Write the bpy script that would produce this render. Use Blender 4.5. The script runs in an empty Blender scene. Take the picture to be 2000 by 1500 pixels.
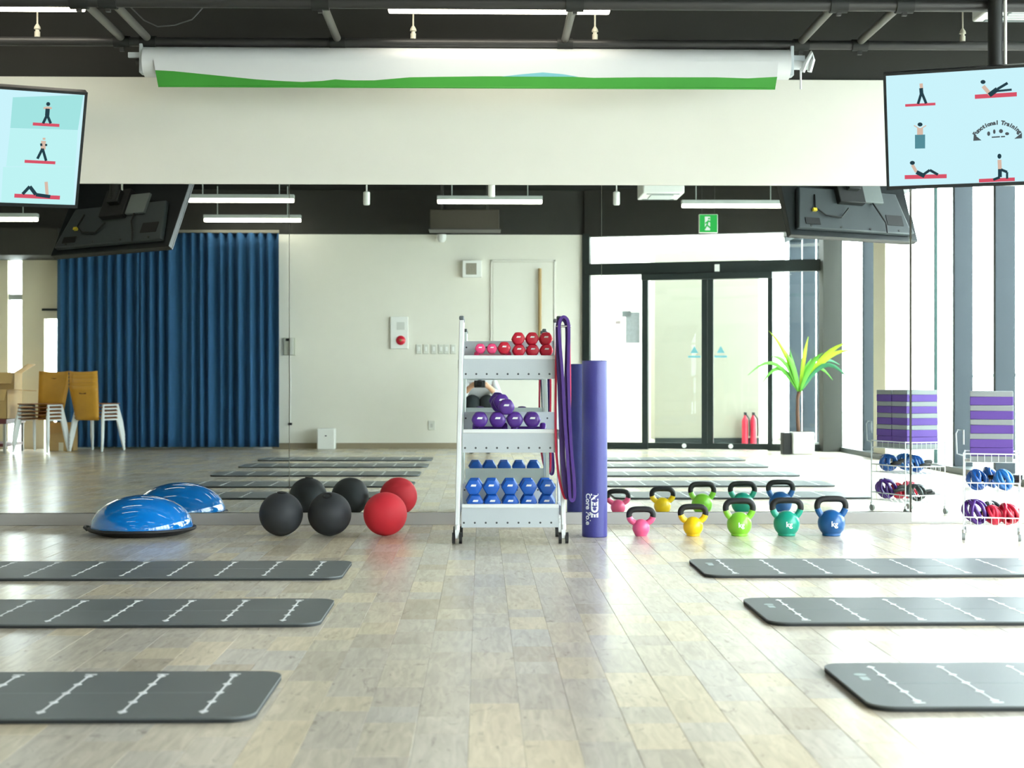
import bpy, math, random
from mathutils import Vector, Matrix

random.seed(7)
# ------------------------------------------------------------------ camera, world, exposure
F, CH, CD, PSI = 2880.0, 0.85, 8.93, math.radians(1.19)      # focal (px), camera height, distance to mirror, yaw
S = bpy.context.scene
COL = S.collection
cam = bpy.data.cameras.new('camera'); cam.lens = F * 36 / 2000; cam.sensor_width = 36
cam.dof.use_dof = True; cam.dof.focus_distance = 8.0; cam.dof.aperture_fstop = 4.5
co = bpy.data.objects.new('camera', cam); COL.objects.link(co); S.camera = co
co.location = (0, -CD, CH); co.rotation_euler = (math.pi / 2, 0, -PSI)

W = bpy.data.worlds.new('sky'); S.world = W; W.use_nodes = True
bg = W.node_tree.nodes['Background']; bg.inputs[0].default_value = (0.90, 0.97, 1.0, 1); bg.inputs[1].default_value = 13.0
LAMP = 10.0
S.view_settings.view_transform = 'Standard'; S.view_settings.look = 'None'
S.view_settings.gamma = 1.0; S.view_settings.use_curve_mapping = False
S.view_settings.exposure = 0.32

# ------------------------------------------------------------------ pixel -> direction helpers
FW = Vector((math.sin(PSI), math.cos(PSI), 0)); RT = Vector((math.cos(PSI), -math.sin(PSI), 0))
CAM = Vector((0, -CD, CH))
def ray(px, py): return FW + RT * ((px - 1000) / F) + Vector((0, 0, (750 - py) / F))
def onz(px, py, z=0.0):
    r = ray(px, py); return CAM + r * ((z - CH) / r.z)
def ony(px, py, y):
    r = ray(px, py); return CAM + r * ((y + CD) / r.y)
def rz_(px, py, z=0.0):                      # thing seen in the mirror, on the height z
    p = onz(px, py, z); return Vector((p.x, -p.y, p.z))
def ry_(px, py, y):                          # thing seen in the mirror, on the plane y (real, negative)
    p = ony(px, py, -y); return Vector((p.x, y, p.z))

# ------------------------------------------------------------------ materials
def lin(c):
    c = c / 255.0
    return c / 12.92 if c <= 0.04045 else ((c + 0.055) / 1.055) ** 2.4
def rgb(c): return (lin(c[0]), lin(c[1]), lin(c[2]), 1)
MATS = {}
def M(name, c, rough=0.5, metal=0.0, var=0.06, scale=6.0, bump=0.0, bscale=80.0, coat=0.0, spec=0.5):
    if name in MATS: return MATS[name]
    m = bpy.data.materials.new(name); m.use_nodes = True; nt = m.node_tree; b = nt.nodes['Principled BSDF']
    b.inputs['Roughness'].default_value = rough; b.inputs['Metallic'].default_value = metal
    b.inputs['Specular IOR Level'].default_value = spec
    if coat: b.inputs['Coat Weight'].default_value = coat; b.inputs['Coat Roughness'].default_value = 0.05
    tc = nt.nodes.new('ShaderNodeTexCoord')
    n = nt.nodes.new('ShaderNodeTexNoise'); n.inputs['Scale'].default_value = scale; n.inputs['Detail'].default_value = 4
    nt.links.new(tc.outputs['Object'], n.inputs['Vector'])
    mx = nt.nodes.new('ShaderNodeMix'); mx.data_type = 'RGBA'
    a = rgb(c); mx.inputs['A'].default_value = tuple(max(0, v * (1 - var)) for v in a[:3]) + (1,)
    mx.inputs['B'].default_value = tuple(min(1, v * (1 + var)) for v in a[:3]) + (1,)
    nt.links.new(n.outputs['Fac'], mx.inputs['Factor']); nt.links.new(mx.outputs['Result'], b.inputs['Base Color'])
    if bump:
        n2 = nt.nodes.new('ShaderNodeTexNoise'); n2.inputs['Scale'].default_value = bscale; n2.inputs['Detail'].default_value = 3
        nt.links.new(tc.outputs['Object'], n2.inputs['Vector'])
        bp = nt.nodes.new('ShaderNodeBump'); bp.inputs['Strength'].default_value = bump; bp.inputs['Distance'].default_value = 0.004
        nt.links.new(n2.outputs['Fac'], bp.inputs['Height']); nt.links.new(bp.outputs['Normal'], b.inputs['Normal'])
    MATS[name] = m; return m
def EM(name, c, s):
    if name in MATS: return MATS[name]
    m = bpy.data.materials.new(name); m.use_nodes = True; nt = m.node_tree; nt.nodes.clear()
    e = nt.nodes.new('ShaderNodeEmission'); e.inputs[0].default_value = rgb(c); e.inputs[1].default_value = s if s > 2 else s * 0.86
    o = nt.nodes.new('ShaderNodeOutputMaterial'); nt.links.new(e.outputs[0], o.inputs[0]); MATS[name] = m; return m
def GLASS(name, tint=(0.97, 0.99, 0.985), refl=0.06):
    if name in MATS: return MATS[name]
    m = bpy.data.materials.new(name); m.use_nodes = True; nt = m.node_tree; nt.nodes.clear()
    t = nt.nodes.new('ShaderNodeBsdfTransparent'); t.inputs[0].default_value = tint + (1,)
    g = nt.nodes.new('ShaderNodeBsdfGlossy'); g.inputs['Roughness'].default_value = 0.01
    lw = nt.nodes.new('ShaderNodeLayerWeight'); lw.inputs[0].default_value = 0.5
    pw = nt.nodes.new('ShaderNodeMath'); pw.operation = 'POWER'; pw.inputs[1].default_value = 5.0; nt.links.new(lw.outputs['Facing'], pw.inputs[0])
    fr = nt.nodes.new('ShaderNodeMath'); fr.operation = 'MULTIPLY_ADD'; fr.inputs[1].default_value = 0.3; fr.inputs[2].default_value = 0.012; nt.links.new(pw.outputs[0], fr.inputs[0])
    mx = nt.nodes.new('ShaderNodeMixShader'); o = nt.nodes.new('ShaderNodeOutputMaterial')
    nt.links.new(fr.outputs[0], mx.inputs[0]); nt.links.new(t.outputs[0], mx.inputs[1]); nt.links.new(g.outputs[0], mx.inputs[2])
    nt.links.new(mx.outputs[0], o.inputs[0]); MATS[name] = m; return m
def MIRROR():
    m = bpy.data.materials.new('mirror_silver'); m.use_nodes = True; b = m.node_tree.nodes['Principled BSDF']
    b.inputs['Metallic'].default_value = 1; b.inputs['Roughness'].default_value = 0.0
    b.inputs['Base Color'].default_value = (0.87, 0.92, 0.895, 1); return m
def FLOORMAT():
    m = bpy.data.materials.new('wood_plank'); m.use_nodes = True; nt = m.node_tree; b = nt.nodes['Principled BSDF']; L = nt.links.new
    at = nt.nodes.new('ShaderNodeAttribute'); at.attribute_name = 'tint'
    r = nt.nodes.new('ShaderNodeValToRGB'); e = r.color_ramp.elements
    e[0].position = 0; e[0].color = rgb((196, 184, 164)); e[1].position = 1; e[1].color = rgb((224, 210, 184))
    for p, c in ((0.2, (202, 194, 181)), (0.45, (212, 202, 182)), (0.62, (204, 199, 190)), (0.82, (217, 204, 177))):
        x = e.new(p); x.color = rgb(c)
    L(at.outputs['Fac'], r.inputs['Fac'])
    geo = nt.nodes.new('ShaderNodeNewGeometry'); mp = nt.nodes.new('ShaderNodeMapping'); mp.inputs['Scale'].default_value = (38, 5, 1)
    off = nt.nodes.new('ShaderNodeVectorMath'); off.operation = 'ADD'
    sc = nt.nodes.new('ShaderNodeVectorMath'); sc.operation = 'SCALE'; sc.inputs['Scale'].default_value = 37.0
    L(at.outputs['Vector'], sc.inputs[0]); L(geo.outputs['Position'], off.inputs[0]); L(sc.outputs[0], off.inputs[1]); L(off.outputs[0], mp.inputs['Vector'])
    n = nt.nodes.new('ShaderNodeTexNoise'); n.inputs['Scale'].default_value = 1.0; n.inputs['Detail'].default_value = 6; n.inputs['Distortion'].default_value = 1.2
    L(mp.outputs[0], n.inputs['Vector'])
    g = nt.nodes.new('ShaderNodeMapRange'); g.inputs[1].default_value = 0.3; g.inputs[2].default_value = 0.72; g.inputs[3].default_value = 0.84; g.inputs[4].default_value = 1.10
    L(n.outputs['Fac'], g.inputs[0])
    mu = nt.nodes.new('ShaderNodeMix'); mu.data_type = 'RGBA'; mu.blend_type = 'MULTIPLY'; mu.inputs['Factor'].default_value = 1
    L(r.outputs[0], mu.inputs['A']); L(g.outputs[0], mu.inputs['B'])
    # dark cracks and knots of worn boards
    mp2 = nt.nodes.new('ShaderNodeMapping'); mp2.inputs['Scale'].default_value = (16, 6, 1); L(off.outputs[0], mp2.inputs['Vector'])
    n2 = nt.nodes.new('ShaderNodeTexNoise'); n2.inputs['Scale'].default_value = 1; n2.inputs['Detail'].default_value = 8; n2.inputs['Roughness'].default_value = 0.7
    n2.inputs['Distortion'].default_value = 2.0; L(mp2.outputs[0], n2.inputs['Vector'])
    k = nt.nodes.new('ShaderNodeMapRange'); k.inputs[1].default_value = 0.585; k.inputs[2].default_value = 0.70; k.inputs[3].default_value = 0; k.inputs[4].default_value = 0.55
    L(n2.outputs['Fac'], k.inputs[0])
    m2 = nt.nodes.new('ShaderNodeMix'); m2.data_type = 'RGBA'; m2.inputs['B'].default_value = rgb((112, 104, 98))
    L(k.outputs[0], m2.inputs['Factor']); L(mu.outputs['Result'], m2.inputs['A']); L(m2.outputs['Result'], b.inputs['Base Color'])
    b.inputs['Roughness'].default_value = 0.24; b.inputs['Specular IOR Level'].default_value = 0.6
    return m

WHITE = M('white_plaster', (232, 230, 220), 0.75, var=0.02, bump=0.05)
BLACKP = M('black_paint', (26, 29, 28), 0.6, var=0.2)
BLACKW = M('black_wall_paint', (38, 38, 34), 0.7, var=0.25, scale=2)
FRAME = M('dark_bronze_frame', (34, 44, 44), 0.45, 0.3)
FIN = M('grey_blue_mullion', (30, 41, 50), 0.5, 0.2)
PIPE = M('dark_grey_pipe', (62, 62, 62), 0.42, 0.4)
LPIPE = M('pale_pipe', (188, 184, 168), 0.45)
WMET = M('white_powder_coat', (226, 230, 232), 0.4, var=0.03)
GMET = M('light_grey_steel', (188, 196, 202), 0.4, var=0.05, bump=0.1, bscale=300)
CHROME = M('chrome', (205, 208, 210), 0.18, 1.0)
RUB = M('black_rubber', (24, 25, 27), 0.6)
TVB = M('tv_black_plastic', (24, 29, 32), 0.35)
TVG = M('tv_back_grey', (62, 68, 72), 0.5)
WPL = M('white_plastic', (238, 240, 238), 0.4, var=0.02)
GLS = GLASS('clear_glass')
WTXT = M('white_print', (235, 238, 240), 0.6, var=0.02)

# ------------------------------------------------------------------ mesh builder
class MB:
    def __init__(s): s.v = []; s.f = []; s.m = Matrix.Identity(4)
    def at(s, m): s.m = m; return s
    def _add(s, vs, fs):
        o = len(s.v); s.v += [tuple(s.m @ Vector(p)) for p in vs]; s.f += [tuple(i + o for i in f) for f in fs]
    def box(s, x0, x1, y0, y1, z0, z1):
        s._add([(x0, y0, z0), (x1, y0, z0), (x1, y1, z0), (x0, y1, z0), (x0, y0, z1), (x1, y0, z1), (x1, y1, z1), (x0, y1, z1)],
               [(0, 3, 2, 1), (4, 5, 6, 7), (0, 1, 5, 4), (1, 2, 6, 5), (2, 3, 7, 6), (3, 0, 4, 7)]); return s
    def lathe(s, prof, n=32, org=(0, 0, 0), shape=None):
        vs = []; fs = []
        for r, z in prof:
            for k in range(n):
                a = 2 * math.pi * k / n; q = r * (shape(a) if shape else 1)
                vs.append((org[0] + q * math.cos(a), org[1] + q * math.sin(a), org[2] + z))
        for i in range(len(prof) - 1):
            for k in range(n):
                k2 = (k + 1) % n; fs.append((i * n + k, i * n + k2, (i + 1) * n + k2, (i + 1) * n + k))
        if prof[0][0] > 1e-6: fs.append(tuple(reversed(range(n))))
        if prof[-1][0] > 1e-6: fs.append(tuple((len(prof) - 1) * n + k for k in range(n)))
        s._add(vs, fs); return s
    def tube(s, pts, r, n=10, closed=False, sec=None):
        pts = [Vector(p) for p in pts]; N = len(pts); vs = []; fs = []
        rs = r if isinstance(r, (list, tuple)) else [r] * N
        up = None
        for i, p in enumerate(pts):
            if closed: t = (pts[(i + 1) % N] - pts[i - 1]).normalized()
            else: t = (pts[min(i + 1, N - 1)] - pts[max(i - 1, 0)]).normalized()
            if up is None:
                up = Vector((0, 0, 1)) if abs(t.z) < 0.9 else Vector((0, 1, 0))
            a = (up - t * up.dot(t)).normalized(); up = a; b = t.cross(a)
            if sec:
                for (c1, c2) in sec: vs.append(p + a * c1 + b * c2)
            else:
                for k in range(n):
                    th = 2 * math.pi * k / n; vs.append(p + (a * math.cos(th) + b * math.sin(th)) * rs[i])
        if sec: n = len(sec)
        for i in range(N if closed else N - 1):
            j = (i + 1) % N
            for k in range(n):
                k2 = (k + 1) % n; fs.append((i * n + k, i * n + k2, j * n + k2, j * n + k))
        if not closed: fs.append(tuple(reversed(range(n)))); fs.append(tuple((N - 1) * n + k for k in range(n)))
        s._add(vs, fs); return s
    def cyl(s, p0, p1, r, n=20): return s.tube([p0, p1], r, n)
    def prism(s, poly, y0, y1):                 # poly in (x, z), extruded along y
        n = len(poly)
        s._add([(x, y0, z) for x, z in poly] + [(x, y1, z) for x, z in poly],
               [tuple(range(n)), tuple(reversed(range(n, 2 * n)))] + [(i, i + n, (i + 1) % n + n, (i + 1) % n) for i in range(n)]); return s
    def flat(s, poly, y):
        s._add([(x, y, z) for x, z in poly], [tuple(range(len(poly)))]); return s
    def slab(s, poly, z0, z1):                  # poly in (x, y), extruded along z
        n = len(poly)
        s._add([(x, y, z0) for x, y in poly] + [(x, y, z1) for x, y in poly],
               [tuple(reversed(range(n))), tuple(range(n, 2 * n))] + [(i, (i + 1) % n, (i + 1) % n + n, i + n) for i in range(n)]); return s
    def ball(s, c, r, n=16, sq=(1, 1, 1)):
        pr = []; h = n // 2
        old = s.m; s.m = old @ Matrix.Translation(c) @ Matrix.Diagonal((sq[0], sq[1], sq[2], 1))
        s.lathe([(max(r * math.sin(math.pi * i / h), 1e-5 if 0 < i < h else 1e-7), -r * math.cos(math.pi * i / h)) for i in range(h + 1)], n); s.m = old; return s
    def mesh(s, name, mat, smooth=35):
        me = bpy.data.meshes.new(name); me.from_pydata(s.v, [], s.f); me.validate(); me.update()
        me.materials.append(mat)
        if smooth:
            me.shade_smooth(); me.set_sharp_from_angle(angle=math.radians(smooth))
        return me
    def build(s, name, mat, parent=None, smooth=35, bevel=0.0, solid=0.0, subsurf=0):
        o = bpy.data.objects.new(name, s.mesh(name, mat, smooth)); COL.objects.link(o)
        if parent is not None: o.parent = parent
        if solid: d = o.modifiers.new('solid', 'SOLIDIFY'); d.thickness = solid; d.offset = 0
        if bevel:
            d = o.modifiers.new('bevel', 'BEVEL'); d.width = bevel; d.segments = 2; d.limit_method = 'ANGLE'; d.angle_limit = math.radians(40)
        if subsurf: d = o.modifiers.new('sub', 'SUBSURF'); d.levels = subsurf; d.render_levels = subsurf
        return o
def B(name, mat, parent, x0, x1, y0, y1, z0, z1, bevel=0.0): return MB().box(x0, x1, y0, y1, z0, z1).build(name, mat, parent, bevel=bevel)
def tag(o, label, cat, group=None):
    o['label'] = label; o['category'] = cat
    if group: o['group'] = group
    return o
def thing(name, label, cat, loc=(0, 0, 0), rz=0.0, group=None):
    o = bpy.data.objects.new(name, None); COL.objects.link(o); o.location = loc; o.rotation_euler = (0, 0, rz); o.empty_display_size = 0.1
    return tag(o, label, cat, group)
def struct(o): o['kind'] = 'structure'; return o
def sroot(name, loc=(0, 0, 0), rz=0.0):
    o = bpy.data.objects.new(name, None); COL.objects.link(o); o.location = loc; o.rotation_euler = (0, 0, rz); return struct(o)
def dup(root, loc, rz=0.0, label=None, group=None, rot=None):
    r = root.copy(); COL.objects.link(r); r.location = loc; r.rotation_euler = rot if rot else (0, 0, rz)
    if label: r['label'] = label
    if group: r['group'] = group
    for ch in list(root.children):
        c = ch.copy(); COL.objects.link(c); c.parent = r
        for g in list(ch.children):
            d = g.copy(); COL.objects.link(d); d.parent = c
    return r
def textmesh(body, size, bold=0.0, align='CENTER'):
    cu = bpy.data.curves.new('print', 'FONT'); cu.body = body; cu.size = size; cu.align_x = align; cu.align_y = 'CENTER'; cu.offset = bold
    cu.resolution_u = 4
    o = bpy.data.objects.new('print', cu); COL.objects.link(o)
    dg = bpy.context.evaluated_depsgraph_get(); me = bpy.data.meshes.new_from_object(o.evaluated_get(dg))
    bpy.data.objects.remove(o); bpy.data.curves.remove(cu); return me
def text(name, body, size, mat, parent, mtx, bold=0.0, align='CENTER'):
    me = textmesh(body, size, bold, align); me.materials.clear(); me.materials.append(mat)
    o = bpy.data.objects.new(name, me); COL.objects.link(o); o.parent = parent; o.matrix_local = mtx; return o

# ------------------------------------------------------------------ the room shell
XL, XR, YR, ZC = -6.45, 4.55, -10.50, 3.40        # left wall, window wall, rear wall, ceiling
FLM = FLOORMAT()
floor = struct(B('floor', M('dark_subfloor', (128, 118, 102), 0.6), None, XL - 0.2, XR + 0.1, -13.2, 0.2, -0.12, -0.003))
planks = []
x = XL; PW = 0.131
while x < XR + 0.02:
    y = -13.1 + random.uniform(0, 0.4)
    last = -13.2
    while last < 0.1:
        y1 = min(0.1, last + random.choice((0.19, 0.26, 0.26, 0.33, 0.40, 0.48)) * random.uniform(0.95, 1.05))
        planks.append((x + 0.0004, min(x + PW - 0.0004, XR + 0.1), last + 0.0004, y1 - 0.0004)); last = y1
    x += PW
def shown(p):
    cx, cy = (p[0] + p[1]) / 2, (p[2] + p[3]) / 2; v = Vector((cx, cy, 0)) - CAM; d = v.dot(FW)
    if d < 0.5: return 0
    px, py = 1000 + F * v.dot(RT) / d, 750 + F * CH / d
    return (p[1] - p[0]) * (p[3] - p[2]) / d ** 3 if -60 < px < 2060 and py < 1530 else 0
planks.sort(key=shown, reverse=True)
def plankmesh(name, ps):
    mb = MB(); tint = []
    for (x0, x1, y0, y1) in ps:
        t = random.random(); h = random.uniform(-0.0003, 0.0003)
        e = 0.0007
        mb._add([(x0, y0, -0.008), (x1, y0, -0.008), (x1, y1, -0.008), (x0, y1, -0.008),
                 (x0, y0, h - 0.0006), (x1, y0, h - 0.0006), (x1, y1, h - 0.0006), (x0, y1, h - 0.0006),
                 (x0 + e, y0 + e, h), (x1 - e, y0 + e, h), (x1 - e, y1 - e, h), (x0 + e, y1 - e, h)],
                [(8, 9, 10, 11), (4, 5, 9, 8), (5, 6, 10, 9), (6, 7, 11, 10), (7, 4, 8, 11), (0, 1, 5, 4), (1, 2, 6, 5), (2, 3, 7, 6), (3, 0, 4, 7)])
        tint += [t] * 12
    me = mb.mesh(name, FLM, 0)
    a = me.attributes.new('tint', 'FLOAT', 'POINT'); a.data.foreach_set('value', tint)
    o = bpy.data.objects.new(name, me); COL.objects.link(o); o.parent = floor; return o
for p in planks[:300]: plankmesh('plank', [p])
o = plankmesh('far_planks', planks[300:]); o['kind'] = 'stuff'

struct(B('ceiling', BLACKP, None, XL - 0.2, XR + 0.25, YR - 0.3, 0.3, ZC, ZC + 0.15))
ZM0, ZM1, ZW = 0.074, 2.055, 2.70
wb = struct(B('wall_back', WHITE, None, XL - 0.1, XR, 0.012, 0.14, 0.0, ZW))
struct(B('wall_back_upper', BLACKW, None, XL - 0.1, XR, 0.03, 0.16, ZW, ZC))
struct(B('trim_1', WHITE, None, XL, XR, -0.004, 0.012, ZM1 + 0.001, ZW, bevel=0.003))          # panelled wall face over the mirrors
struct(B('baseboard_back', M('grey_skirting', (176, 174, 172), 0.45), None, XL, XR, -0.022, 0.012, 0.0, ZM0 - 0.003, bevel=0.003))
MIR = MIRROR()
seams = [XL + 0.02] + [ony(p, 700, 0).x for p in (-40, 565, 1175, 1778, 2381)]
mlab = ['tall wall mirror panel farthest left, mostly outside the view', 'wide mirror panel reflecting the blue curtain and chairs',
        'wide middle mirror panel behind the white dumbbell rack', 'wide mirror panel reflecting the glass doors and potted palm',
        'mirror panel behind the block trolley, reflecting window mullions']
for i in range(1, 5):
    o = MB().box(seams[i] + 0.0015, seams[i + 1] - 0.0015, 0.0, 0.006, ZM0 + (0 if i < 4 else -0.06), ZM1).build('mirror_panel', MIR, None, smooth=0)
    if i == 4: o.location.y = -0.0235
    tag(o, mlab[i], 'mirror', 'mirror panels along the wall')
tag(MB().box(seams[0], seams[1] - 0.0015, 0.0, 0.006, ZM0, ZM1).build('mirror_panel', MIR, None, smooth=0), mlab[0], 'mirror', 'mirror panels along the wall')

# rear wall (seen in the mirror)
RX0, RX1 = ry_(547, 700, YR).x, ry_(1143, 700, YR).x
RZ = ry_(800, 458, YR).z
wr = struct(B('wall_rear', WHITE, None, RX0 - 0.35, RX1, YR - 0.14, YR, 0.0, RZ))
struct(B('wall_rear_upper', BLACKW, None, XL, RX1 + 0.02, YR - 0.14, YR + 0.006, RZ + 0.001, ZC))
struct(B('baseboard_rear', M('tan_skirting', (150, 138, 116), 0.5), None, RX0 - 0.1, RX1 - 0.02, YR, YR + 0.014, 0.0, 0.075, bevel=0.002))
# left end of the rear wall with two tall window slots
LX0, LX1 = ry_(15, 700, YR).x, ry_(43, 700, YR).x
QX0 = ry_(86, 700, YR).x; QX1 = ry_(130, 700, YR).x; QZ = ry_(100, 622, YR).z
LZ = ry_(60, 508, YR).z
CREAM = M('cream_plaster', (214, 208, 188), 0.8, var=0.03)
wl = sroot('wall_rear_left')
B('pier', CREAM, wl, XL, LX0, YR - 0.14, YR, 0, LZ); B('pier', CREAM, wl, LX1, QX0, YR - 0.14, YR, 0, LZ)
B('pier', CREAM, wl, QX0, QX1, YR - 0.14, YR, QZ, LZ); B('pier', CREAM, wl, QX1, RX0 - 0.35, YR - 0.14, YR, 0, RZ)
B('soffit', BLACKW, wl, XL, QX1 + 0.1, YR - 0.14, YR + 0.75, LZ + 0.001, RZ)
w2 = sroot('window_2'); B('pane', GLS, w2, LX0, LX1, YR - 0.08, YR - 0.07, 0.0, LZ)
zb = ry_(30, 585, YR).z
B('window_rail', M('window_rail_grey', (150, 158, 158), 0.5), w2, LX0, LX1, YR - 0.1, YR - 0.04, zb, zb + 0.07)
w3 = sroot('window_3'); B('pane', GLS, w3, QX0, QX1, YR - 0.08, YR - 0.07, 0.0, QZ)
B('window_head', FRAME, w3, QX0 - 0.02, QX1, YR - 0.1, YR + 0.03, QZ + 0.1, QZ + 0.13)
struct(B('wall_left', CREAM, None, XL - 0.12, XL, YR, 0.1, 0, ZC))

# window wall on the right, running on past the entrance
win = sroot('window_1')
ZWT = 3.05
struct(B('wall_right_upper', BLACKW, None, XR - 0.02, XR + 0.2, -13.2, 0.1, ZWT, ZC))
B('sill', M('dark_sill', (70, 78, 78), 0.4), win, XR - 0.06, XR + 0.2, -13.2, 0.0, 0.0, 0.06, bevel=0.004)
B('head_rail', FIN, win, XR, XR + 0.18, -13.2, 0.0, ZWT - 0.08, ZWT)
def mull(dv): return -(dv - CD)
ys = sorted([-mull(d) for d in (17.5, 14.17, 13.04, 11.9, 10.78, 9.65, 19.9, 20.8, 21.7)])
ys = [-v for v in ys]
for y in ys: B('mullion', FIN, win, XR, XR + 0.18, y - 0.03, y + 0.03, 0.06, ZWT - 0.08, bevel=0.003)
B('mullion', M('teal_edge_mullion', (26, 66, 62), 0.5), win, XR, XR + 0.03, -5.86, -5.83, 0.06, ZWT - 0.08)
PY = sorted(ys + [-0.02, -13.15])
for a, b in zip(PY[:-1], PY[1:]): B('pane', GLS, win, XR + 0.168, XR + 0.176, a + 0.031, b - 0.031, 0.06, ZWT - 0.08)
struct(B('wall_right', CREAM, None, XR - 0.02, XR + 0.2, -(16.95 - CD), -(16.45 - CD), 0.0, ZWT - 0.01))
struct(B('trim_2', M('brown_grey_column', (46, 48, 42), 0.6), None, XR - 0.27, XR - 0.03, -9.70, -9.44, 0.0, ZC))

# entrance: slanted glass wall with sliding doors
E0 = Vector((RX1, YR, 0)); E1 = Vector((4.36, -9.66, 0)); EA = math.atan2(E1.y - E0.y, E1.x - E0.x); EL = (E1 - E0).length
def onE(px, py):
    n = Vector((math.sin(EA), -math.cos(EA), 0)); r = ray(px, py); r = Vector((r.x, -r.y, r.z)); c = Vector((CAM.x, -CAM.y, CAM.z))
    t = (E0 - c).dot(n) / r.dot(n); p = c + r * t - E0
    return p.x * math.cos(EA) + p.y * math.sin(EA), p.z
def eu(px): return onE(px, 700)[0]
ent = sroot('door_1', E0, EA)
zh0, zh1 = onE(1200, 537)[1], onE(1200, 515)[1]; zt = onE(1200, 462)[1]; zs = 0.085
zd = onE(1380, 546)[1]
B('frame_post', FRAME, ent, -0.03, eu(1153), -0.06, 0.06, 0, zt + 0.04, bevel=0.003)
B('frame_post', FRAME, ent, eu(1255), eu(1266), -0.05, 0.05, zs, zh0, bevel=0.003)
B('frame_post', FRAME, ent, eu(1500), eu(1509), -0.05, 0.05, zs, zh0, bevel=0.003)
B('frame_post', FRAME, ent, EL - 0.03, EL + 0.05, -0.05, 0.05, 0, zt, bevel=0.003)
B('header', FRAME, ent, 0, EL, -0.06, 0.07, zh0, zh1, bevel=0.003)
B('door_operator', FRAME, ent, eu(1255), eu(1509), 0.0, 0.11, zd, zh0, bevel=0.004)
B('top_rail', BLACKW, ent, 0, EL + 0.1, -0.06, 0.06, zt, ZC)
B('sill_rail', FRAME, ent, eu(1153), eu(1266), -0.05, 0.05, 0, zs); B('sill_rail', FRAME, ent, eu(1500), EL, -0.05, 0.05, 0, zs)
for a, b, z0, z1 in ((eu(1153), eu(1255), zs, zh0), (eu(1509), EL - 0.03, zs, zh0), (eu(1153), EL - 0.03, zh1, zt)):
    B('pane', GLS, ent, a, b, -0.006, 0.006, z0, z1)
um = (eu(1372) + eu(1392)) / 2
for s, a, b in ((0, eu(1266), um), (1, um, eu(1500))):
    lf = MB().box(a, b, -0.02, 0.02, 0.008, zs).build('door_leaf', FRAME, ent, bevel=0.003)
    B('leaf_stile', FRAME, lf, *((b - 0.075, b - 0.002) if s == 0 else (a + 0.002, a + 0.075)), -0.02, 0.02, zs, zd)
    B('pane', GLS, lf, *((a, b - 0.075) if s == 0 else (a + 0.075, b)), -0.005, 0.005, zs, zd)
    c = (b - 0.17) if s == 0 else (a + 0.17)
    TEAL = M('teal_sticker', (120, 190, 204), 0.5)
    z = onE(1365, 688)[1]
    st = MB(); st.prism([(c - 0.05, z - 0.01), (c + 0.05, z - 0.01), (c, z + 0.08)], 0.006, 0.0075); st.box(c - 0.08, c + 0.08, 0.006, 0.0075, z - 0.07, z - 0.045)
    st.build('sticker', TEAL, lf)
    MB().tube([(b - 0.3 if s == 0 else a + 0.3, 0.021, 0.05), (b - 0.3 if s == 0 else a + 0.3, 0.03, 0.05)], 0.03, 16).build('floor_lock', WPL, lf)
u, z = onE(1402, 522); B('sensor', WPL, ent, u - 0.03, u + 0.03, 0.07, 0.1, z - 0.06, z + 0.03)
# notices stuck to the left pane
POST = M('notice_paper', (196, 206, 212), 0.7, var=0.2, scale=30)
u, z = onE(1236, 640); B('notice', POST, ent, u - 0.09, u + 0.09, 0.0065, 0.008, z - 0.2, z + 0.2)
u, z = onE(1224, 612); B('notice', M('grey_notice', (168, 180, 184), 0.7, var=0.3, scale=40), ent, u - 0.06, u + 0.06, 0.0065, 0.008, z - 0.045, z + 0.03)
u, z = onE(1205, 630); B('notice', M('pale_pink_notice', (224, 210, 212), 0.7), ent, u - 0.02, u + 0.05, 0.0065, 0.008, z - 0.02, z + 0.02)

# lobby beyond the doors: pale wall, beige lift partition, skirting
struct(B('wall_lobby', WHITE, None, RX1 - 0.6, XR, -13.3, -13.1, 0, 3.3))
struct(B('wall_lobby_left', WHITE, None, RX1 - 0.7, RX1 - 0.56, -13.1, YR - 0.15, 0, 3.3))
BEI = M('beige_partition', (150, 147, 133), 0.7, var=0.03)
yp = -11.9
p0, p1 = ry_(1279, 700, yp), ry_(1482, 700, yp)
part = struct(B('wall_partition', BEI, None, p0.x, p1.x, yp - 0.5, yp, 0.06, 2.75))
struct(B('baseboard_partition', FRAME, None, p0.x, p1.x, yp, yp + 0.015, 0.0, 0.085))
for k, px in enumerate((1455, 1471)):
    p = ry_(px, 800, yp + 0.12)
    t = thing('fire_extinguisher', ('left' if k == 0 else 'right') + ' of two red fire extinguishers beyond the glass doors', 'fire extinguisher', (p.x, yp + 0.12 + 0.0, 0), 0, 'fire extinguishers in the lobby')
    MB().lathe([(0.035, 0), (0.044, 0.01), (0.044, 0.33), (0.032, 0.37), (0.018, 0.39), (0.018, 0.41)], 20).build('cylinder', M('extinguisher_red', (196, 40, 66), 0.35), t)
    MB().box(-0.012, 0.012, -0.02, 0.07, 0.41, 0.45).build('valve', RUB, t)
    MB().tube([(0, 0.06, 0.43), (0.05, 0.06, 0.36), (0.06, 0.05, 0.2), (0.055, 0.05, 0.12)], 0.009, 8).build('hose', RUB, t)
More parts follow.
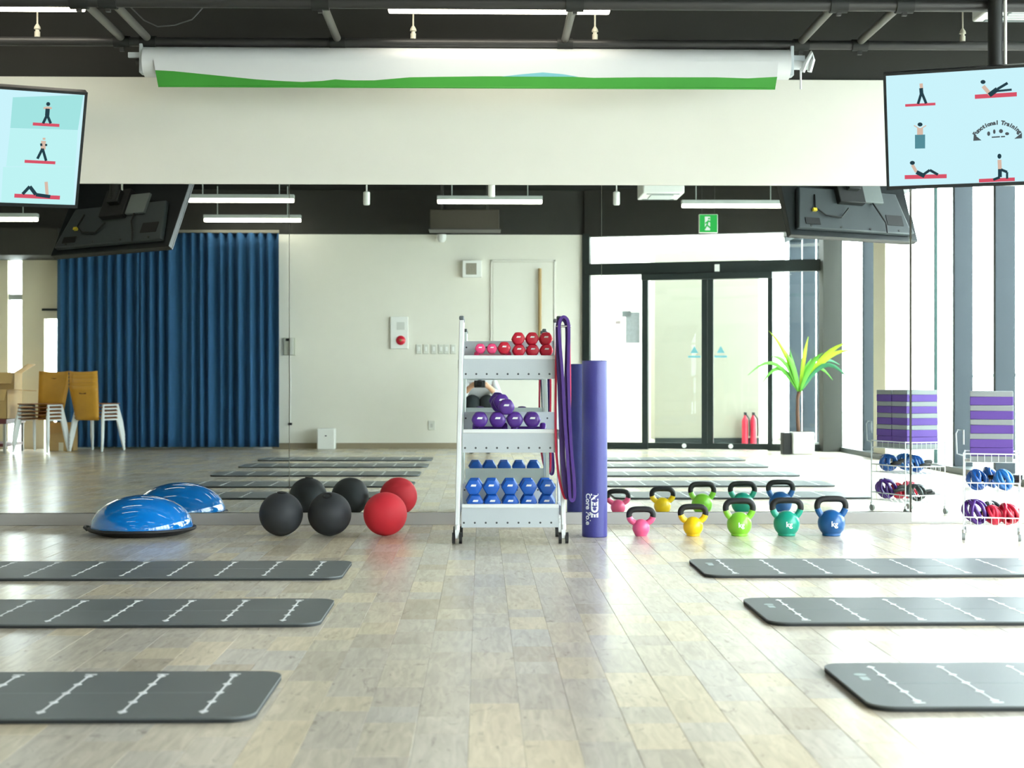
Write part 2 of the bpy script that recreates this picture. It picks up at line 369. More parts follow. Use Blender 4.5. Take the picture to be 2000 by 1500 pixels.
# outdoors
g = struct(B('ground', M('pale_paving', (206, 206, 200), 0.8), None, XR + 0.2, 60, -40, 30, -0.3, -0.05))
rail = thing('railing', 'pale terrace railing outside the window wall', 'railing', (XR + 3.0, -6, -0.05))
PR = M('pale_railing', (176, 204, 204), 0.5)
MB().box(-0.03, 0.03, -8, 6, 1.0, 1.05).build('handrail', PR, rail)
for k in range(13): MB().box(-0.02, 0.02, -8 + k * 1.16 - 0.02, -8 + k * 1.16 + 0.02, 0, 1.0).build('post', PR, rail)
hd = thing('hedge', 'pale green hedge beyond the terrace railing', 'hedge', (XR + 6.0, -6, -0.05))
mb = MB()
for k in range(70): mb.ball((random.uniform(-0.4, 0.4), -9 + k * 0.26, random.uniform(0.25, 0.75)), random.uniform(0.3, 0.45), 10)
mb.build('foliage', M('hedge_green', (150, 176, 110), 0.8, var=0.4, scale=9, bump=0.6, bscale=20), hd)

# ------------------------------------------------------------------ fixtures on the rear wall
dx0, dx1 = ry_(958, 700, YR).x, ry_(1085, 700, YR).x; dz = ry_(1000, 508, YR).z
d2 = sroot('door_2', ((dx0 + dx1) / 2, YR, 0)); hw = (dx1 - dx0) / 2
DW = M('white_door', (230, 229, 220), 0.5, var=0.02)
B('door_panel', DW, d2, -hw + 0.03, hw - 0.03, 0.001, 0.014, 0.08, dz - 0.03, bevel=0.003)
for a, b, z0, z1 in ((-hw, -hw + 0.025, 0, dz), (hw - 0.025, hw, 0, dz), (-hw, hw, dz - 0.025, dz)): B('door_casing', DW, d2, a, b, 0.001, 0.022, z0, z1, bevel=0.003)
hx = ry_(1054, 600, YR).x - (dx0 + dx1) / 2; hz1, hz0 = ry_(1054, 525, YR).z, ry_(1054, 665, YR).z
hb = MB().cyl((hx, 0.055, hz0), (hx, 0.055, hz1), 0.022, 16).build('pull_handle', M('oak_handle', (176, 146, 96), 0.5), d2)
for z in (hz0 + 0.1, hz1 - 0.1): MB().cyl((hx, 0.014, z), (hx, 0.05, z), 0.008, 10).build('bracket', CHROME, hb)

def wallthing(name, label, cat, px, py, group=None):
    p = ry_(px, py, YR); return thing(name, label, cat, p, 0, group)
def wbox(parent, name, mat, w, h, d0, d1, cx=0, cz=0, bevel=0.004): return B(name, mat, parent, cx - w / 2, cx + w / 2, d0, d1, cz - h / 2, cz + h / 2, bevel)
t = wallthing('alarm_box', 'white fire alarm panel with round red lamp on rear wall', 'alarm', 780, 650)
wbox(t, 'panel', WPL, 0.23, 0.42, 0.001, 0.035); wbox(t, 'speaker_grille', M('pale_grille', (206, 210, 206), 0.6), 0.1, 0.1, 0.035, 0.039, 0.02, 0.09)
al = MB().lathe([(0.062, 0), (0.062, 0.008), (0.045, 0.03), (0.02, 0.04), (0, 0.042)], 28).build('red_lamp', M('alarm_red', (214, 34, 60), 0.35), t)
al.matrix_local = Matrix.Translation((0.02, 0.034, -0.1)) @ Matrix.Rotation(-math.pi / 2, 4, 'X')
MB().lathe([(0.016, 0.038), (0.016, 0.046), (0, 0.048)], 14).build('lamp_core', M('alarm_core', (120, 110, 60), 0.4), al)
t = wallthing('wall_speaker', 'square white wall speaker with grey grille beside the white door', 'speaker', 922, 526)
wbox(t, 'housing', WPL, 0.25, 0.22, 0.001, 0.09); wbox(t, 'grille', M('grey_grille', (150, 146, 134), 0.7, var=0.2, scale=60), 0.14, 0.15, 0.09, 0.094, -0.01)
for k, px in enumerate((818, 832, 847, 861, 872, 885)):
    t = wallthing('wall_switch', 'white wall switch plate, number %s in the row from the alarm panel' % ('one two three four five six'.split()[k]), 'switch', px, 682, 'switch plates on the rear wall')
    wbox(t, 'plate', M('switch_grey_white', (214, 216, 208), 0.4), 0.072, 0.125, 0.001, 0.012); wbox(t, 'rocker', WPL, 0.03, 0.06, 0.012, 0.016)
t = wallthing('intercom', 'small grey intercom handset on the wall beside the blue curtain', 'intercom', 566, 677)
wbox(t, 'base', M('intercom_beige', (188, 190, 176), 0.5), 0.15, 0.23, 0.001, 0.03); wbox(t, 'handset', M('intercom_grey', (206, 208, 200), 0.4), 0.045, 0.22, 0.03, 0.065, 0.03, 0); wbox(t, 'camera_strip', RUB, 0.1, 0.035, 0.03, 0.034, 0.0, 0.09)
t = wallthing('wall_outlet', 'white power outlet low on the rear wall', 'outlet', 843, 831); wbox(t, 'plate', M('switch_grey_white', (214, 216, 208), 0.4), 0.09, 0.12, 0.001, 0.01); wbox(t, 'socket', M('socket_grey', (190, 192, 186), 0.5), 0.03, 0.05, 0.01, 0.012)
t = wallthing('cable_plug', 'small black plug with thin cable near the curtain edge', 'plug', 567, 828); wbox(t, 'plug_body', RUB, 0.05, 0.03, 0.001, 0.03)
MB().tube([(0, 0.01, 0.01), (0.004, 0.006, 0.5), (-0.004, 0.006, 0.9)], 0.004, 6).build('cable', WPL, t)
t = wallthing('security_camera', 'white dome security camera at the top of the rear wall', 'camera', 863, 464)
MB().lathe([(0, -0.075), (0.03, -0.068), (0.055, -0.04), (0.062, 0.0), (0.062, 0.03)], 24).build('dome', WPL, t); MB().box(-0.03, 0.05, -0.02, 0.03, 0.03, 0.07).build('mount', RUB, t)
for c in t.children: c.location.y = 0.09
MB().box(-0.02, 0.02, 0.001, 0.07, 0.03, 0.06).build('arm', RUB, t)
p = rz_(641, 876, 0)
t = thing('air_purifier', 'white air purifier standing on the floor by the rear wall', 'air purifier', (p.x, YR + 0.16, 0))
B('body', WPL, t, -0.115, 0.115, -0.1, 0.1, 0.0, 0.27, bevel=0.012); B('badge', RUB, t, -0.012, 0.012, 0.1, 0.102, 0.17, 0.185); B('grille', M('pale_grille', (206, 210, 206), 0.6), t, -0.09, 0.09, -0.06, 0.06, 0.27, 0.274)

# blue curtain
cx0, cx1 = ry_(113, 700, YR + 0.16).x, ry_(546, 700, YR + 0.16).x; cz0 = 0.03; cz1 = ry_(450, 456, YR + 0.16).z
ct = thing('curtain', 'floor length navy blue curtain hanging on the rear wall', 'curtain', ((cx0 + cx1) / 2, YR + 0.2, 0))
CUR = M('navy_curtain', (38, 84, 126), 0.85, var=0.12, scale=40, bump=0.2, bscale=500)
hwid = (cx1 - cx0) / 2
for half, (a, b) in enumerate(((-hwid, -0.25 * hwid), (-0.26 * hwid, hwid))):
    n, mz = int((b - a) / 0.0095), 14; mb = MB(); vs = []; fs = []
    ph = [random.uniform(-1, 1) for _ in range(80)]
    for j in range(mz + 1):
        tz = j / mz
        for i in range(n + 1):
            u = a + (b - a) * i / n; q = (u - a) / 0.128; k = int(q); fr = q - k; jit = ph[k] * (1 - fr) + ph[k + 1] * fr
            amp = 0.034 + 0.016 * jit + 0.012 * tz
            yy = amp * math.sin(2 * math.pi * q + 1.5 * jit + 0.5 * jit * (1 - tz)) + 0.012 * math.sin(5.1 * q + 2 * tz) * (1 - tz) + 0.012 * math.sin(1.3 * q)
            vs.append((u + 0.012 * jit * (1 - tz), yy, cz0 + (cz1 - cz0) * tz))
    for j in range(mz):
        for i in range(n): fs.append((j * (n + 1) + i, j * (n + 1) + i + 1, (j + 1) * (n + 1) + i + 1, (j + 1) * (n + 1) + i))
    mb._add(vs, fs); mb.build('curtain_panel', CUR, ct, smooth=80, solid=0.003)
B('curtain_rail', M('rail_grey', (120, 118, 108), 0.4), ct, -hwid, hwid, -0.02, 0.02, cz1 + 0.005, cz1 + 0.04)

# exit sign hanging from the ceiling
p = ry_(1383, 437, -9.3)
t = thing('exit_sign', 'green and white exit sign above the glass doors', 'sign', p)
GRN = EM('exit_green', (60, 190, 90), 1.0)
B('sign_body', WPL, t, -0.115, 0.115, -0.03, 0.03, -0.115, 0.115, bevel=0.004); B('green_face', GRN, t, -0.11, 0.11, 0.03, 0.032, -0.11, 0.11)
mb = MB(); mb.box(-0.045, 0.02, 0.032, 0.034, -0.085, 0.085); mb.build('white_door_mark', EM('exit_white', (236, 250, 240), 1.0), t)
mb = MB(); mb.prism([(-0.01, 0.06), (0.005, 0.075), (0.02, 0.06), (0.005, 0.045)], 0.034, 0.036)
for a, b, c, d in ((0.0, 0.04, -0.02, -0.02), (-0.02, -0.02, 0.03, -0.06), (-0.02, -0.02, -0.05, -0.07), (0.0, 0.03, 0.05, 0.01), (0.0, 0.03, -0.04, 0.0)):
    e = Vector((d - b, -(c - a))).normalized() * 0.009
    mb.prism([(a + e.x, b + e.y), (c + e.x, d + e.y), (c - e.x, d - e.y), (a - e.x, b - e.y)], 0.034, 0.036)
mb.build('running_figure', GRN, t)
for sx in (-0.08, 0.08): MB().cyl((sx, 0, 0.115), (sx, 0, ZC - p.z - 0.001), 0.005, 8).build('hanger', PIPE, t)

# ------------------------------------------------------------------ ceiling services
HOUS = M('lamp_housing', (190, 198, 196), 0.4)
def lamp(cx, y, z, label):
    t = thing('ceiling_lamp', label, 'lamp', (cx, y, z), 0, 'linear ceiling lamps')
    MB().prism([(-0.625, 0.012), (0.625, 0.012), (0.625, 0.06), (-0.625, 0.06)], -0.045, 0.045).build('housing', HOUS, t, bevel=0.004)
    MB().box(-0.62, 0.62, -0.03, 0.03, -0.03, 0.012).build('diffuser', EM('lamp_glow', (255, 246, 226), LAMP), t, bevel=0.01)
    for sx in (-0.45, 0.45): MB().cyl((sx, 0, 0.06), (sx, 0, ZC - z - 0.001), 0.006, 8).build('rod', HOUS, t)
    return t
LXS = (-2.83, 0.10, 3.03)
ly1 = -CD + 8.26; lz = 2.957
lamp(LXS[0], ly1, lz, 'lit linear ceiling lamp above the left television')
lamp(LXS[1], ly1, lz, 'lit linear ceiling lamp above the rolled white screen')
for y, w in ((-3.3, 'in the row nearest the mirror wall but one'), (-5.9, 'in the middle row of the ceiling')):  # rows out of view, added to even out the room light
    for xx, s in zip(LXS, ('left', 'central', 'right')): lamp(xx, y, 3.0, s + ' added unseen linear ceiling lamp ' + w)
lamp(LXS[0], -8.50, 3.02, 'lit linear ceiling lamp in front of the curtain top')
lamp(LXS[1], -8.57, 3.02, 'lit linear ceiling lamp reflected above the middle mirror panel')
lamp(LXS[2], -8.75, 3.0, 'lit linear ceiling lamp beside the exit sign')
lamp(-2.95, -10.15, 2.97, 'lit linear ceiling lamp right above the curtain')
lamp(-6.0 + 0.2, -8.4, 2.78, 'lit linear ceiling lamp at the far left over the boxes')

zp = 2.80
yB = ony(1000, 86, 0).y; 
def yfor(py, z): r = ray(940, py); return -CD + r.y * ((z - CH) / r.z)
yB, yA = yfor(85, zp), yfor(6, zp)
pipB = thing('ceiling_pipe', 'long dark grey pipe just above the rolled white screen', 'pipe', (0, yB, zp), 0, 'ceiling pipe grid')
MB().cyl((XL, 0, 0), (XR, 0, 0), 0.026, 20).build('tube', PIPE, pipB)
pipA = thing('ceiling_pipe', 'long dark grey pipe along the very top of the picture', 'pipe', (0, yA, zp), 0, 'ceiling pipe grid')
MB().cyl((XL, 0, 0), (XR, 0, 0), 0.032, 20).build('tube', PIPE, pipA)
for (px, py), w in zip(((205, 50), (258, 50), (645, 50), (1112, 50), (1600, 50), (1722, 50)),
                ('leftmost', 'second from the left', 'third from the left', 'above the rack', 'second from the right', 'rightmost')):
    xx = onz(px, py, zp).x
    t = thing('cross_pipe', 'short grey pipe joining the two long ceiling pipes, ' + w, 'pipe', (xx, (yA + yB) / 2, zp), 0, 'ceiling cross pipes')
    hl = (yB - yA) / 2
    MB().cyl((0, -hl + 0.03, 0.02), (0, hl - 0.028, 0.02), 0.022, 16).build('tube', M('worn_grey_pipe', (112, 110, 104), 0.4, 0.4), t)
    for s in (-1, 1):
        MB().tube([(-0.045, s * hl, 0), (0.045, s * hl, 0)], 0.042 if s < 0 else 0.034, 18).build('clamp', BLACKP, t)
        MB().box(-0.012, 0.012, s * hl - 0.012, s * hl + 0.012, -0.055, -0.03).build('bolt', PIPE, t)
for px, w in ((73, 'at the far left'), (807, 'left of the rack'), (1162, 'right of the rack'), (1880, 'beside the right television pole')):
    q = ony(px, 74, yB)
    t = thing('pipe_hanger', 'pale pipe hanger with thin rod and nut ' + w, 'hanger', (q.x, yB, zp), 0, 'pipe hangers')
    MB().lathe([(0.016, 0.024), (0.016, 0.055), (0.011, 0.057), (0.011, 0.066), (0.019, 0.07), (0.017, 0.082), (0.006, 0.1)], 16).build('nut', LPIPE, t)
    MB().cyl((0, 0, 0.1), (0, 0, ZC - zp - 0.001), 0.005, 8).build('rod', LPIPE, t)
# sagging cable
q0, q1, q2 = ony(255, 14, yB + 0.1), ony(308, 52, yB + 0.1), ony(375, 38, yB + 0.1)
tag(MB().tube([q0, q0.lerp(q1, 0.5) + Vector((0, 0, -0.02)), q1, q1.lerp(q2, 0.5) + Vector((0, 0, -0.012)), q2, q2 + Vector((0.1, 0.02, 0.12)), q2 + Vector((0.12, 0.02, 0.4))], 0.004, 6).build('cable', M('grey_cable', (88, 90, 90), 0.5), None), 'thin grey cable sagging below the ceiling at left', 'cable')
# air conditioners
def aircon(x, y, z, w, d, label, rot=0):
    t = thing('air_conditioner', label, 'air conditioner', (x, y, z), rot, 'ceiling air conditioners')
    B('body', WPL, t, -w / 2, w / 2, -d / 2, d / 2, 0.0, 0.22, bevel=0.01)
    B('intake_grille', M('vent_dark', (120, 130, 132), 0.6), t, -w * 0.28, w * 0.28, -d * 0.28, d * 0.28, -0.006, 0.0)
    for s in range(5): B('slat', WPL, t, -w * 0.27, w * 0.27, (-0.24 + s * 0.12) * d - 0.008, (-0.24 + s * 0.12) * d + 0.008, -0.012, -0.006)
    for s in (-1, 1): B('outlet_flap', M('vent_dark', (120, 130, 132), 0.6), t, -w * 0.4, w * 0.4, s * d * 0.4 - 0.02, s * d * 0.4 + 0.02, -0.005, 0.0)
    for sx in (-1, 1): MB().cyl((sx * w * 0.4, 0, 0.22), (sx * w * 0.4, 0, ZC - z - 0.001), 0.006, 8).build('rod', PIPE, t)
q = onz(1985, 30, 2.93); aircon(q.x + 0.1, q.y - 0.05, 2.93, 0.6, 0.42, 'white ceiling air conditioner above the right television')
q = rz_(1290, 384, 2.93); aircon(q.x, q.y, 2.93, 0.45, 0.6, 'white ceiling air conditioner seen in the mirror left of the television back')
# duct box and small white ceiling speakers seen in the mirror
q = ry_(908, 420, -9.6)
t = thing('duct', 'dark brown duct box under the ceiling near the rear wall', 'duct', (q.x, -9.6, 2.78))
B('casing', M('brown_duct', (52, 48, 38), 0.6), t, -0.43, 0.43, -0.2, 0.2, 0, 0.24, bevel=0.006); B('flange', PIPE, t, -0.45, 0.45, -0.21, 0.21, -0.012, 0.0)
B('strap', PIPE, t, -0.3, -0.27, -0.205, 0.205, 0.24, ZC - 2.781); B('strap', PIPE, t, 0.27, 0.3, -0.205, 0.205, 0.24, ZC - 2.781)
for px, w in ((716, 'above the wall left of the alarm'), (1204, 'above the left door pane'), (960, 'near the centre of the ceiling')):
    q = rz_(px, 388 if px != 960 else 372, 2.90)
    t = thing('spotlight', 'small white ceiling spotlight ' + w, 'spotlight', (q.x, q.y, 2.90), 0, 'white spotlights')
    MB().lathe([(0.03, -0.07), (0.036, -0.06), (0.036, 0.07), (0.02, 0.08)], 20).build('can', WPL, t); MB().cyl((0, 0, 0.08), (0, 0, ZC - 2.901), 0.008, 8).build('stem', WPL, t)

# ------------------------------------------------------------------ rolled screen
yS = yB + 0.02
l, r_ = ony(283, 120, yS).x, ony(1540, 120, yS).x; zt_ = ony(900, 95, yS).z
rad = 0.085; zc = zt_ - rad
scr = thing('rolled_screen', 'long rolled white backdrop with printed green hills along its lower edge', 'screen', ((l + r_) / 2, yS, zc))
hl = (r_ - l) / 2
MB().cyl((-hl, 0, 0), (hl, 0, 0), rad, 36).build('roll', M('white_vinyl', (226, 228, 230), 0.45, var=0.02), scr)
mb = MB(); n = 40                            # drop sheet hanging in front of the roll
yf = -rad - 0.004
def zpx(px, py): return ony(px, py, yS + yf).z - zc
def xpx(px): return ony(px, 150, yS + yf).x - (l + r_) / 2
edge = [(303, 137), (340, 139), (380, 143), (440, 149), (500, 155), (545, 158), (590, 160), (630, 158), (655, 155), (690, 157), (730, 157), (800, 151), (860, 150), (940, 149), (1000, 149), (1100, 149), (1160, 152), (1250, 151), (1330, 151), (1400, 151), (1460, 153), (1518, 150)]
zbot = zpx(900, 171)
sheet = [(xpx(p), zpx(p, y)) for p, y in edge]
mb.prism([(xpx(300), 0.0)] + sheet + [(xpx(1520), 0.0)], yf, yf + 0.003)
mb.build('white_sheet', M('white_vinyl', (226, 228, 230), 0.45), scr, smooth=0)
MB().prism([(x, z) for x, z in sheet] + [(xpx(1514), zbot), (xpx(309), zbot)], yf, yf + 0.003).build('green_hills_print', M('hill_green', (66, 160, 56), 0.5, var=0.08), scr, smooth=0)
hp = [(xpx(p), zpx(p, y)) for p, y in ((980, 149.5), (1020, 145), (1060, 141.5), (1100, 145), (1130, 150))]
MB().prism(hp, yf - 0.001, yf).build('blue_hill_print', M('hill_blue', (124, 192, 204), 0.5), scr, smooth=0)
MB().cyl((xpx(309), yf + 0.004, zbot + 0.002), (xpx(1514), yf + 0.004, zbot + 0.002), 0.006, 8).build('bottom_bar', M('hill_green', (66, 160, 56), 0.5), scr)
for s in (-1, 1):
    bx = MB(); bx.box(s * (hl + 0.012) - 0.01, s * (hl + 0.012) + 0.01, -0.05, 0.03, -0.07, 0.1)
    bx.box(s * (hl + 0.05) - 0.04, s * (hl + 0.05) + 0.04, -0.03, -0.01, 0.02, 0.05); bx.build('end_bracket', GMET, scr, bevel=0.003)
    MB().cyl((s * (hl + 0.01), 0, 0.0), (s * (hl + (0.12 if s > 0 else 0.05)), 0, 0.0), 0.028 if s > 0 else 0.018, 18).build('end_pin', WMET if s > 0 else PIPE, scr)
    MB().cyl((s * (hl + 0.01), 0, 0.1), (s * (hl + 0.01), 0, zp - zc - 0.027), 0.008, 10).build('hanger', PIPE, scr)
MB().tube([(hl + 0.07, -0.05, -0.05), (hl + 0.09, -0.05, 0.0), (hl + 0.125, -0.05, 0.06), (hl + 0.13, -0.05, 0.02), (hl + 0.11, -0.05, -0.05)], 0.014, 8).build('crank', WMET, scr)
MB().cyl((hl + 0.06, -0.05, -0.15), (hl + 0.06, -0.05, -0.03), 0.006, 8).build('pull_cord', WMET, scr)

# ------------------------------------------------------------------ televisions
def tv(corner, yaw, tilt, roll, side, label, W_=1.07, Hh=0.605):
    R = Matrix.Rotation(math.radians(yaw), 4, 'Z') @ Matrix.Rotation(math.radians(roll), 4, 'Y') @ Matrix.Rotation(math.radians(tilt), 4, 'X')
    t = thing('television', label, 'television')
    t.matrix_world = Matrix.Translation(corner) @ R
    x0, x1 = (0, W_) if side > 0 else (-W_, 0)
    bz = 0.014
    mb = MB(); mb.box(x0, x1, 0.004, 0.045, 0, Hh); mb.build('case', TVB, t, bevel=0.004)
    mb = MB(); mb.box(x0, x1, -0.004, 0.004, 0, bz + 0.004); mb.box(x0, x1, -0.004, 0.004, Hh - bz, Hh); mb.box(x0, x0 + bz, -0.004, 0.004, bz + 0.004, Hh - bz); mb.box(x1 - bz, x1, -0.004, 0.004, bz + 0.004, Hh - bz)
    mb.build('bezel', TVB, t)
    scrn = MB().box(x0 + bz, x1 - bz, 0.0, 0.004, bz + 0.004, Hh - bz).build('screen', EM('screen_cyan', (196, 236, 244), 1.0), t, smooth=0)
    # back: thicker lower electronics bay, ribs, bracket, socket plate, labels
    xm = (x0 + x1) / 2
    mb = MB(); mb.prism([(x0 + 0.05, 0.04), (x1 - 0.05, 0.04), (x1 - 0.12, 0.36), (x0 + 0.12, 0.36)], 0.045, 0.085); mb.build('back_bay', TVG, t, bevel=0.008)
    B('recess', RUB, t, xm + 0.28, xm + 0.42, 0.085, 0.089, 0.1, 0.18); B('recess', RUB, t, xm - 0.42, xm - 0.3, 0.085, 0.089, 0.07, 0.12)
    B('socket_plate', M('plate_grey', (112, 118, 118), 0.5), t, xm + 0.1, xm + 0.27, 0.085, 0.11, 0.26, 0.42, bevel=0.004)
    B('vesa_plate', RUB, t, xm - 0.12, xm + 0.1, 0.045, 0.13, 0.24, 0.46, bevel=0.006)
    for k in range(4): MB().cyl((xm - 0.38 + k * 0.25, 0.085, 0.06), (xm - 0.38 + k * 0.25, 0.09, 0.06), 0.008, 10).build('screw', PIPE, t)
    MB().tube([(xm - 0.3, 0.09, 0.3), (xm - 0.32, 0.095, 0.2), (xm - 0.25, 0.1, 0.14), (xm - 0.12, 0.1, 0.13), (xm - 0.05, 0.11, 0.2)], 0.006, 8).build('cable', RUB, t)
    B('connector', M('connector_yellow', (220, 196, 60), 0.4), t, xm - 0.345, xm - 0.315, 0.085, 0.105, 0.17, 0.19)
    MB().tube([(xm + 0.18, 0.1, 0.26), (xm + 0.2, 0.12, 0.18), (xm + 0.24, 0.12, 0.1), (xm + 0.25, 0.1, 0.03)], 0.006, 8).build('cable', RUB, t)
    # pole to the ceiling (kept vertical)
    Mw = t.matrix_world.copy(); Mi = Mw.inverted()
    base = Mw @ Vector((xm, 0.15, 0.38)); top = Vector((base.x, base.y, ZC - 0.001))
    MB().cyl(Mi @ (base - Vector((0, 0, 0.02))), Mi @ top, 0.036, 20).build('ceiling_pole', BLACKP, t)
    MB().cyl(Mi @ (base + Vector((0.045, -0.02, 0.05))), Mi @ (top + Vector((0.045, -0.02, 0))), 0.008, 8).build('white_cable', WPL, t)
    MB().box(xm - 0.05, xm + 0.05, 0.12, 0.17, 0.33, 0.43).build('tilt_bracket', RUB, t, bevel=0.005)
    def loc(px, py):
        n = R @ Vector((0, 1, 0)); r = ray(px, py); c = Vector(corner); k = (c - CAM).dot(n) / r.dot(n); q = Mi @ (CAM + r * k); return (q.x, q.z)
    return t, scrn, loc
RED_E = EM('screen_red', (214, 84, 104), 0.95); DARK_E = EM('screen_dark', (40, 66, 76), 0.9); SKIN_E = EM('screen_skin', (214, 186, 168), 0.95); GREY_E = EM('screen_grey', (84, 92, 96), 0.9); TEAL_E = EM('screen_teal', (84, 140, 152), 0.95)
def stroke(mb, loc, a, b, w):
    a = Vector(loc(*a)); b = Vector(loc(*b)); d = (b - a); e = Vector((-d.y, d.x)).normalized() * (w / 376 / 2)
    mb.flat([tuple(a + e), tuple(a - e), tuple(b - e), tuple(b + e)], mb.depth); mb.depth -= 0.00008
def blob(mb, loc, c, rx, ry):
    mb.flat([loc(c[0] + rx * math.cos(-k * math.pi / 6), c[1] + ry * math.sin(-k * math.pi / 6)) for k in range(12)], mb.depth); mb.depth -= 0.00008
def figure(scrn, loc, red, dark, skin, heads):
    for lst, m, nm, dep in ((red, RED_E, 'mat_picture', -0.0005), (skin, SKIN_E, 'skin_picture', -0.0007), (dark, DARK_E, 'figure_picture', -0.0012)):
        mb = MB(); mb.depth = dep
        for a, b, w in lst: stroke(mb, loc, a, b, w)
        if nm == 'figure_picture':
            for c, rx, ry in heads: blob(mb, loc, c, rx, ry)
        if mb.f: mb.build(nm, m, scrn, smooth=0)
# right television
tR, sR, LR = tv((2.122, -1.253, 1.867), -22.3, 19.9, 0.6, 1, 'wall-facing television hung on the right, pale blue screen with exercise pictures')
tR['label'] = 'right hung television, pale blue screen with exercise pictures and arched logo'
figure(sR, LR, [((1768, 206), (1827, 203), 5)], [((1800, 180), (1793, 203), 5), ((1800, 180), (1809, 202), 5), ((1799, 172), (1800, 184), 7)], [((1799, 163), (1800, 174), 6)], [])
figure(sR, LR, [((1904, 189), (1986, 184), 8)], [((1932, 186), (1948, 174), 9), ((1948, 174), (1968, 162), 5), ((1945, 178), (1976, 175), 4)], [((1920, 168), (1934, 184), 7)], [((1920, 160), 5, 4)])
figure(sR, LR, [], [], [((1797, 250), (1797, 264), 11), ((1785, 245), (1797, 252), 2), ((1809, 245), (1797, 252), 2)], [((1797, 243), 5, 4)])
mb = MB(); mb.depth = -0.0012; stroke(mb, LR, (1797, 263), (1797, 290), 19); mb.build('figure_picture', TEAL_E, sR, smooth=0)
figure(sR, LR, [((1767, 346), (1849, 344), 8)], [((1790, 336), (1806, 344), 8), ((1802, 342), (1816, 332), 5), ((1816, 332), (1832, 341), 5)], [((1782, 322), (1790, 336), 6)], [((1782, 318), 5, 4)])
figure(sR, LR, [((1912, 353), (1982, 350), 7)], [((1953, 330), (1953, 346), 7), ((1953, 346), (1940, 351), 5), ((1955, 331), (1967, 336), 5), ((1967, 336), (1967, 349), 4)], [((1952, 312), (1953, 332), 7)], [((1952, 305), 4, 5)])
# arched logo: lettering on an arc, corner wedges, four marks
lc = LR(1948, 292)
ax0 = Vector(LR(1958, 291.4)) - Vector(LR(1938, 292.6)); ang0 = math.atan2(ax0.y, ax0.x)
word = 'Functional Training'; RAD = 0.136
for i, ch in enumerate(word):
    if ch == ' ': continue
    th = math.radians(52) - math.radians(104) * i / (len(word) - 1)
    mt = Matrix.Translation((lc[0] + RAD * math.sin(-th) * -1 * -1, -0.0012, lc[1] + RAD * math.cos(th) - 0.0)) @ Matrix.Rotation(-th * -1, 4, 'Y').inverted() @ Matrix.Rotation(math.pi / 2, 4, 'X')
    text('logo_letter', ch, 0.028, GREY_E, sR, mt, 0.0018)
mb = MB(); mb.depth = -0.0012
mb.flat([LR(1901, 275), LR(1917, 274), LR(1902, 262)], -0.0012); mb.flat([LR(1981, 271), LR(1996, 270), LR(1996, 259)], -0.0012)
for c, rx, ry in (((1931, 261), 3, 4.5), ((1942, 257), 2.5, 4.5), ((1955, 256), 4, 4), ((1967, 261), 4, 3)): blob(mb, LR, c, rx, ry)
stroke(mb, LR, (1937, 268), (1953, 267), 2.5); stroke(mb, LR, (1955, 267), (1963, 266.5), 2.5)
mb.build('logo_mark', GREY_E, sR, smooth=0)
# left television
tL, sL, LL = tv((-2.110, -1.182, 1.768), 28.15, 27.15, -1.41, -1, 'left hung television, aqua tiled screen with three exercise pictures', Hh=0.624)
mb = MB(); mb.flat([LL(25, 190), LL(20, 250), LL(152, 254), LL(163, 185)], -0.0003); mb.build('picture_tile', EM('tile_aqua', (160, 224, 222), 0.97), sL, smooth=0)
mb = MB(); mb.flat([LL(6, 326), LL(2, 396), LL(143, 400), LL(147, 326)], -0.0003); mb.flat([LL(20, 250.5), LL(12, 325), LL(147, 325.5), LL(152, 254.5)], -0.0003); mb.build('picture_tile', EM('tile_pale_aqua', (186, 238, 238), 0.98), sL, smooth=0)
figure(sL, LL, [((64, 242), (116, 245), 6)], [((92, 224), (84, 241), 5), ((92, 224), (99, 241), 5), ((93, 212), (92, 226), 8)], [((85, 211), (101, 211), 4), ((93, 208), (93, 214), 8)], [((94, 203), 4, 4)])
figure(sL, LL, [((48, 315), (108, 318), 6)], [((83, 290), (73, 310), 5), ((83, 290), (90, 314), 5), ((80, 280), (81, 285), 4), ((90, 281), (90, 285), 4)], [((85, 275), (84, 292), 9), ((86, 269), (86, 273), 5)], [])
figure(sL, LL, [((28, 382), (117, 386), 8)], [((44, 379), (58, 364), 6), ((58, 364), (70, 380), 7), ((70, 380), (98, 384), 7)], [((90, 355), (92, 380), 6)], [])
tL['label'] = 'left hung television, aqua tiled screen with three exercise pictures'

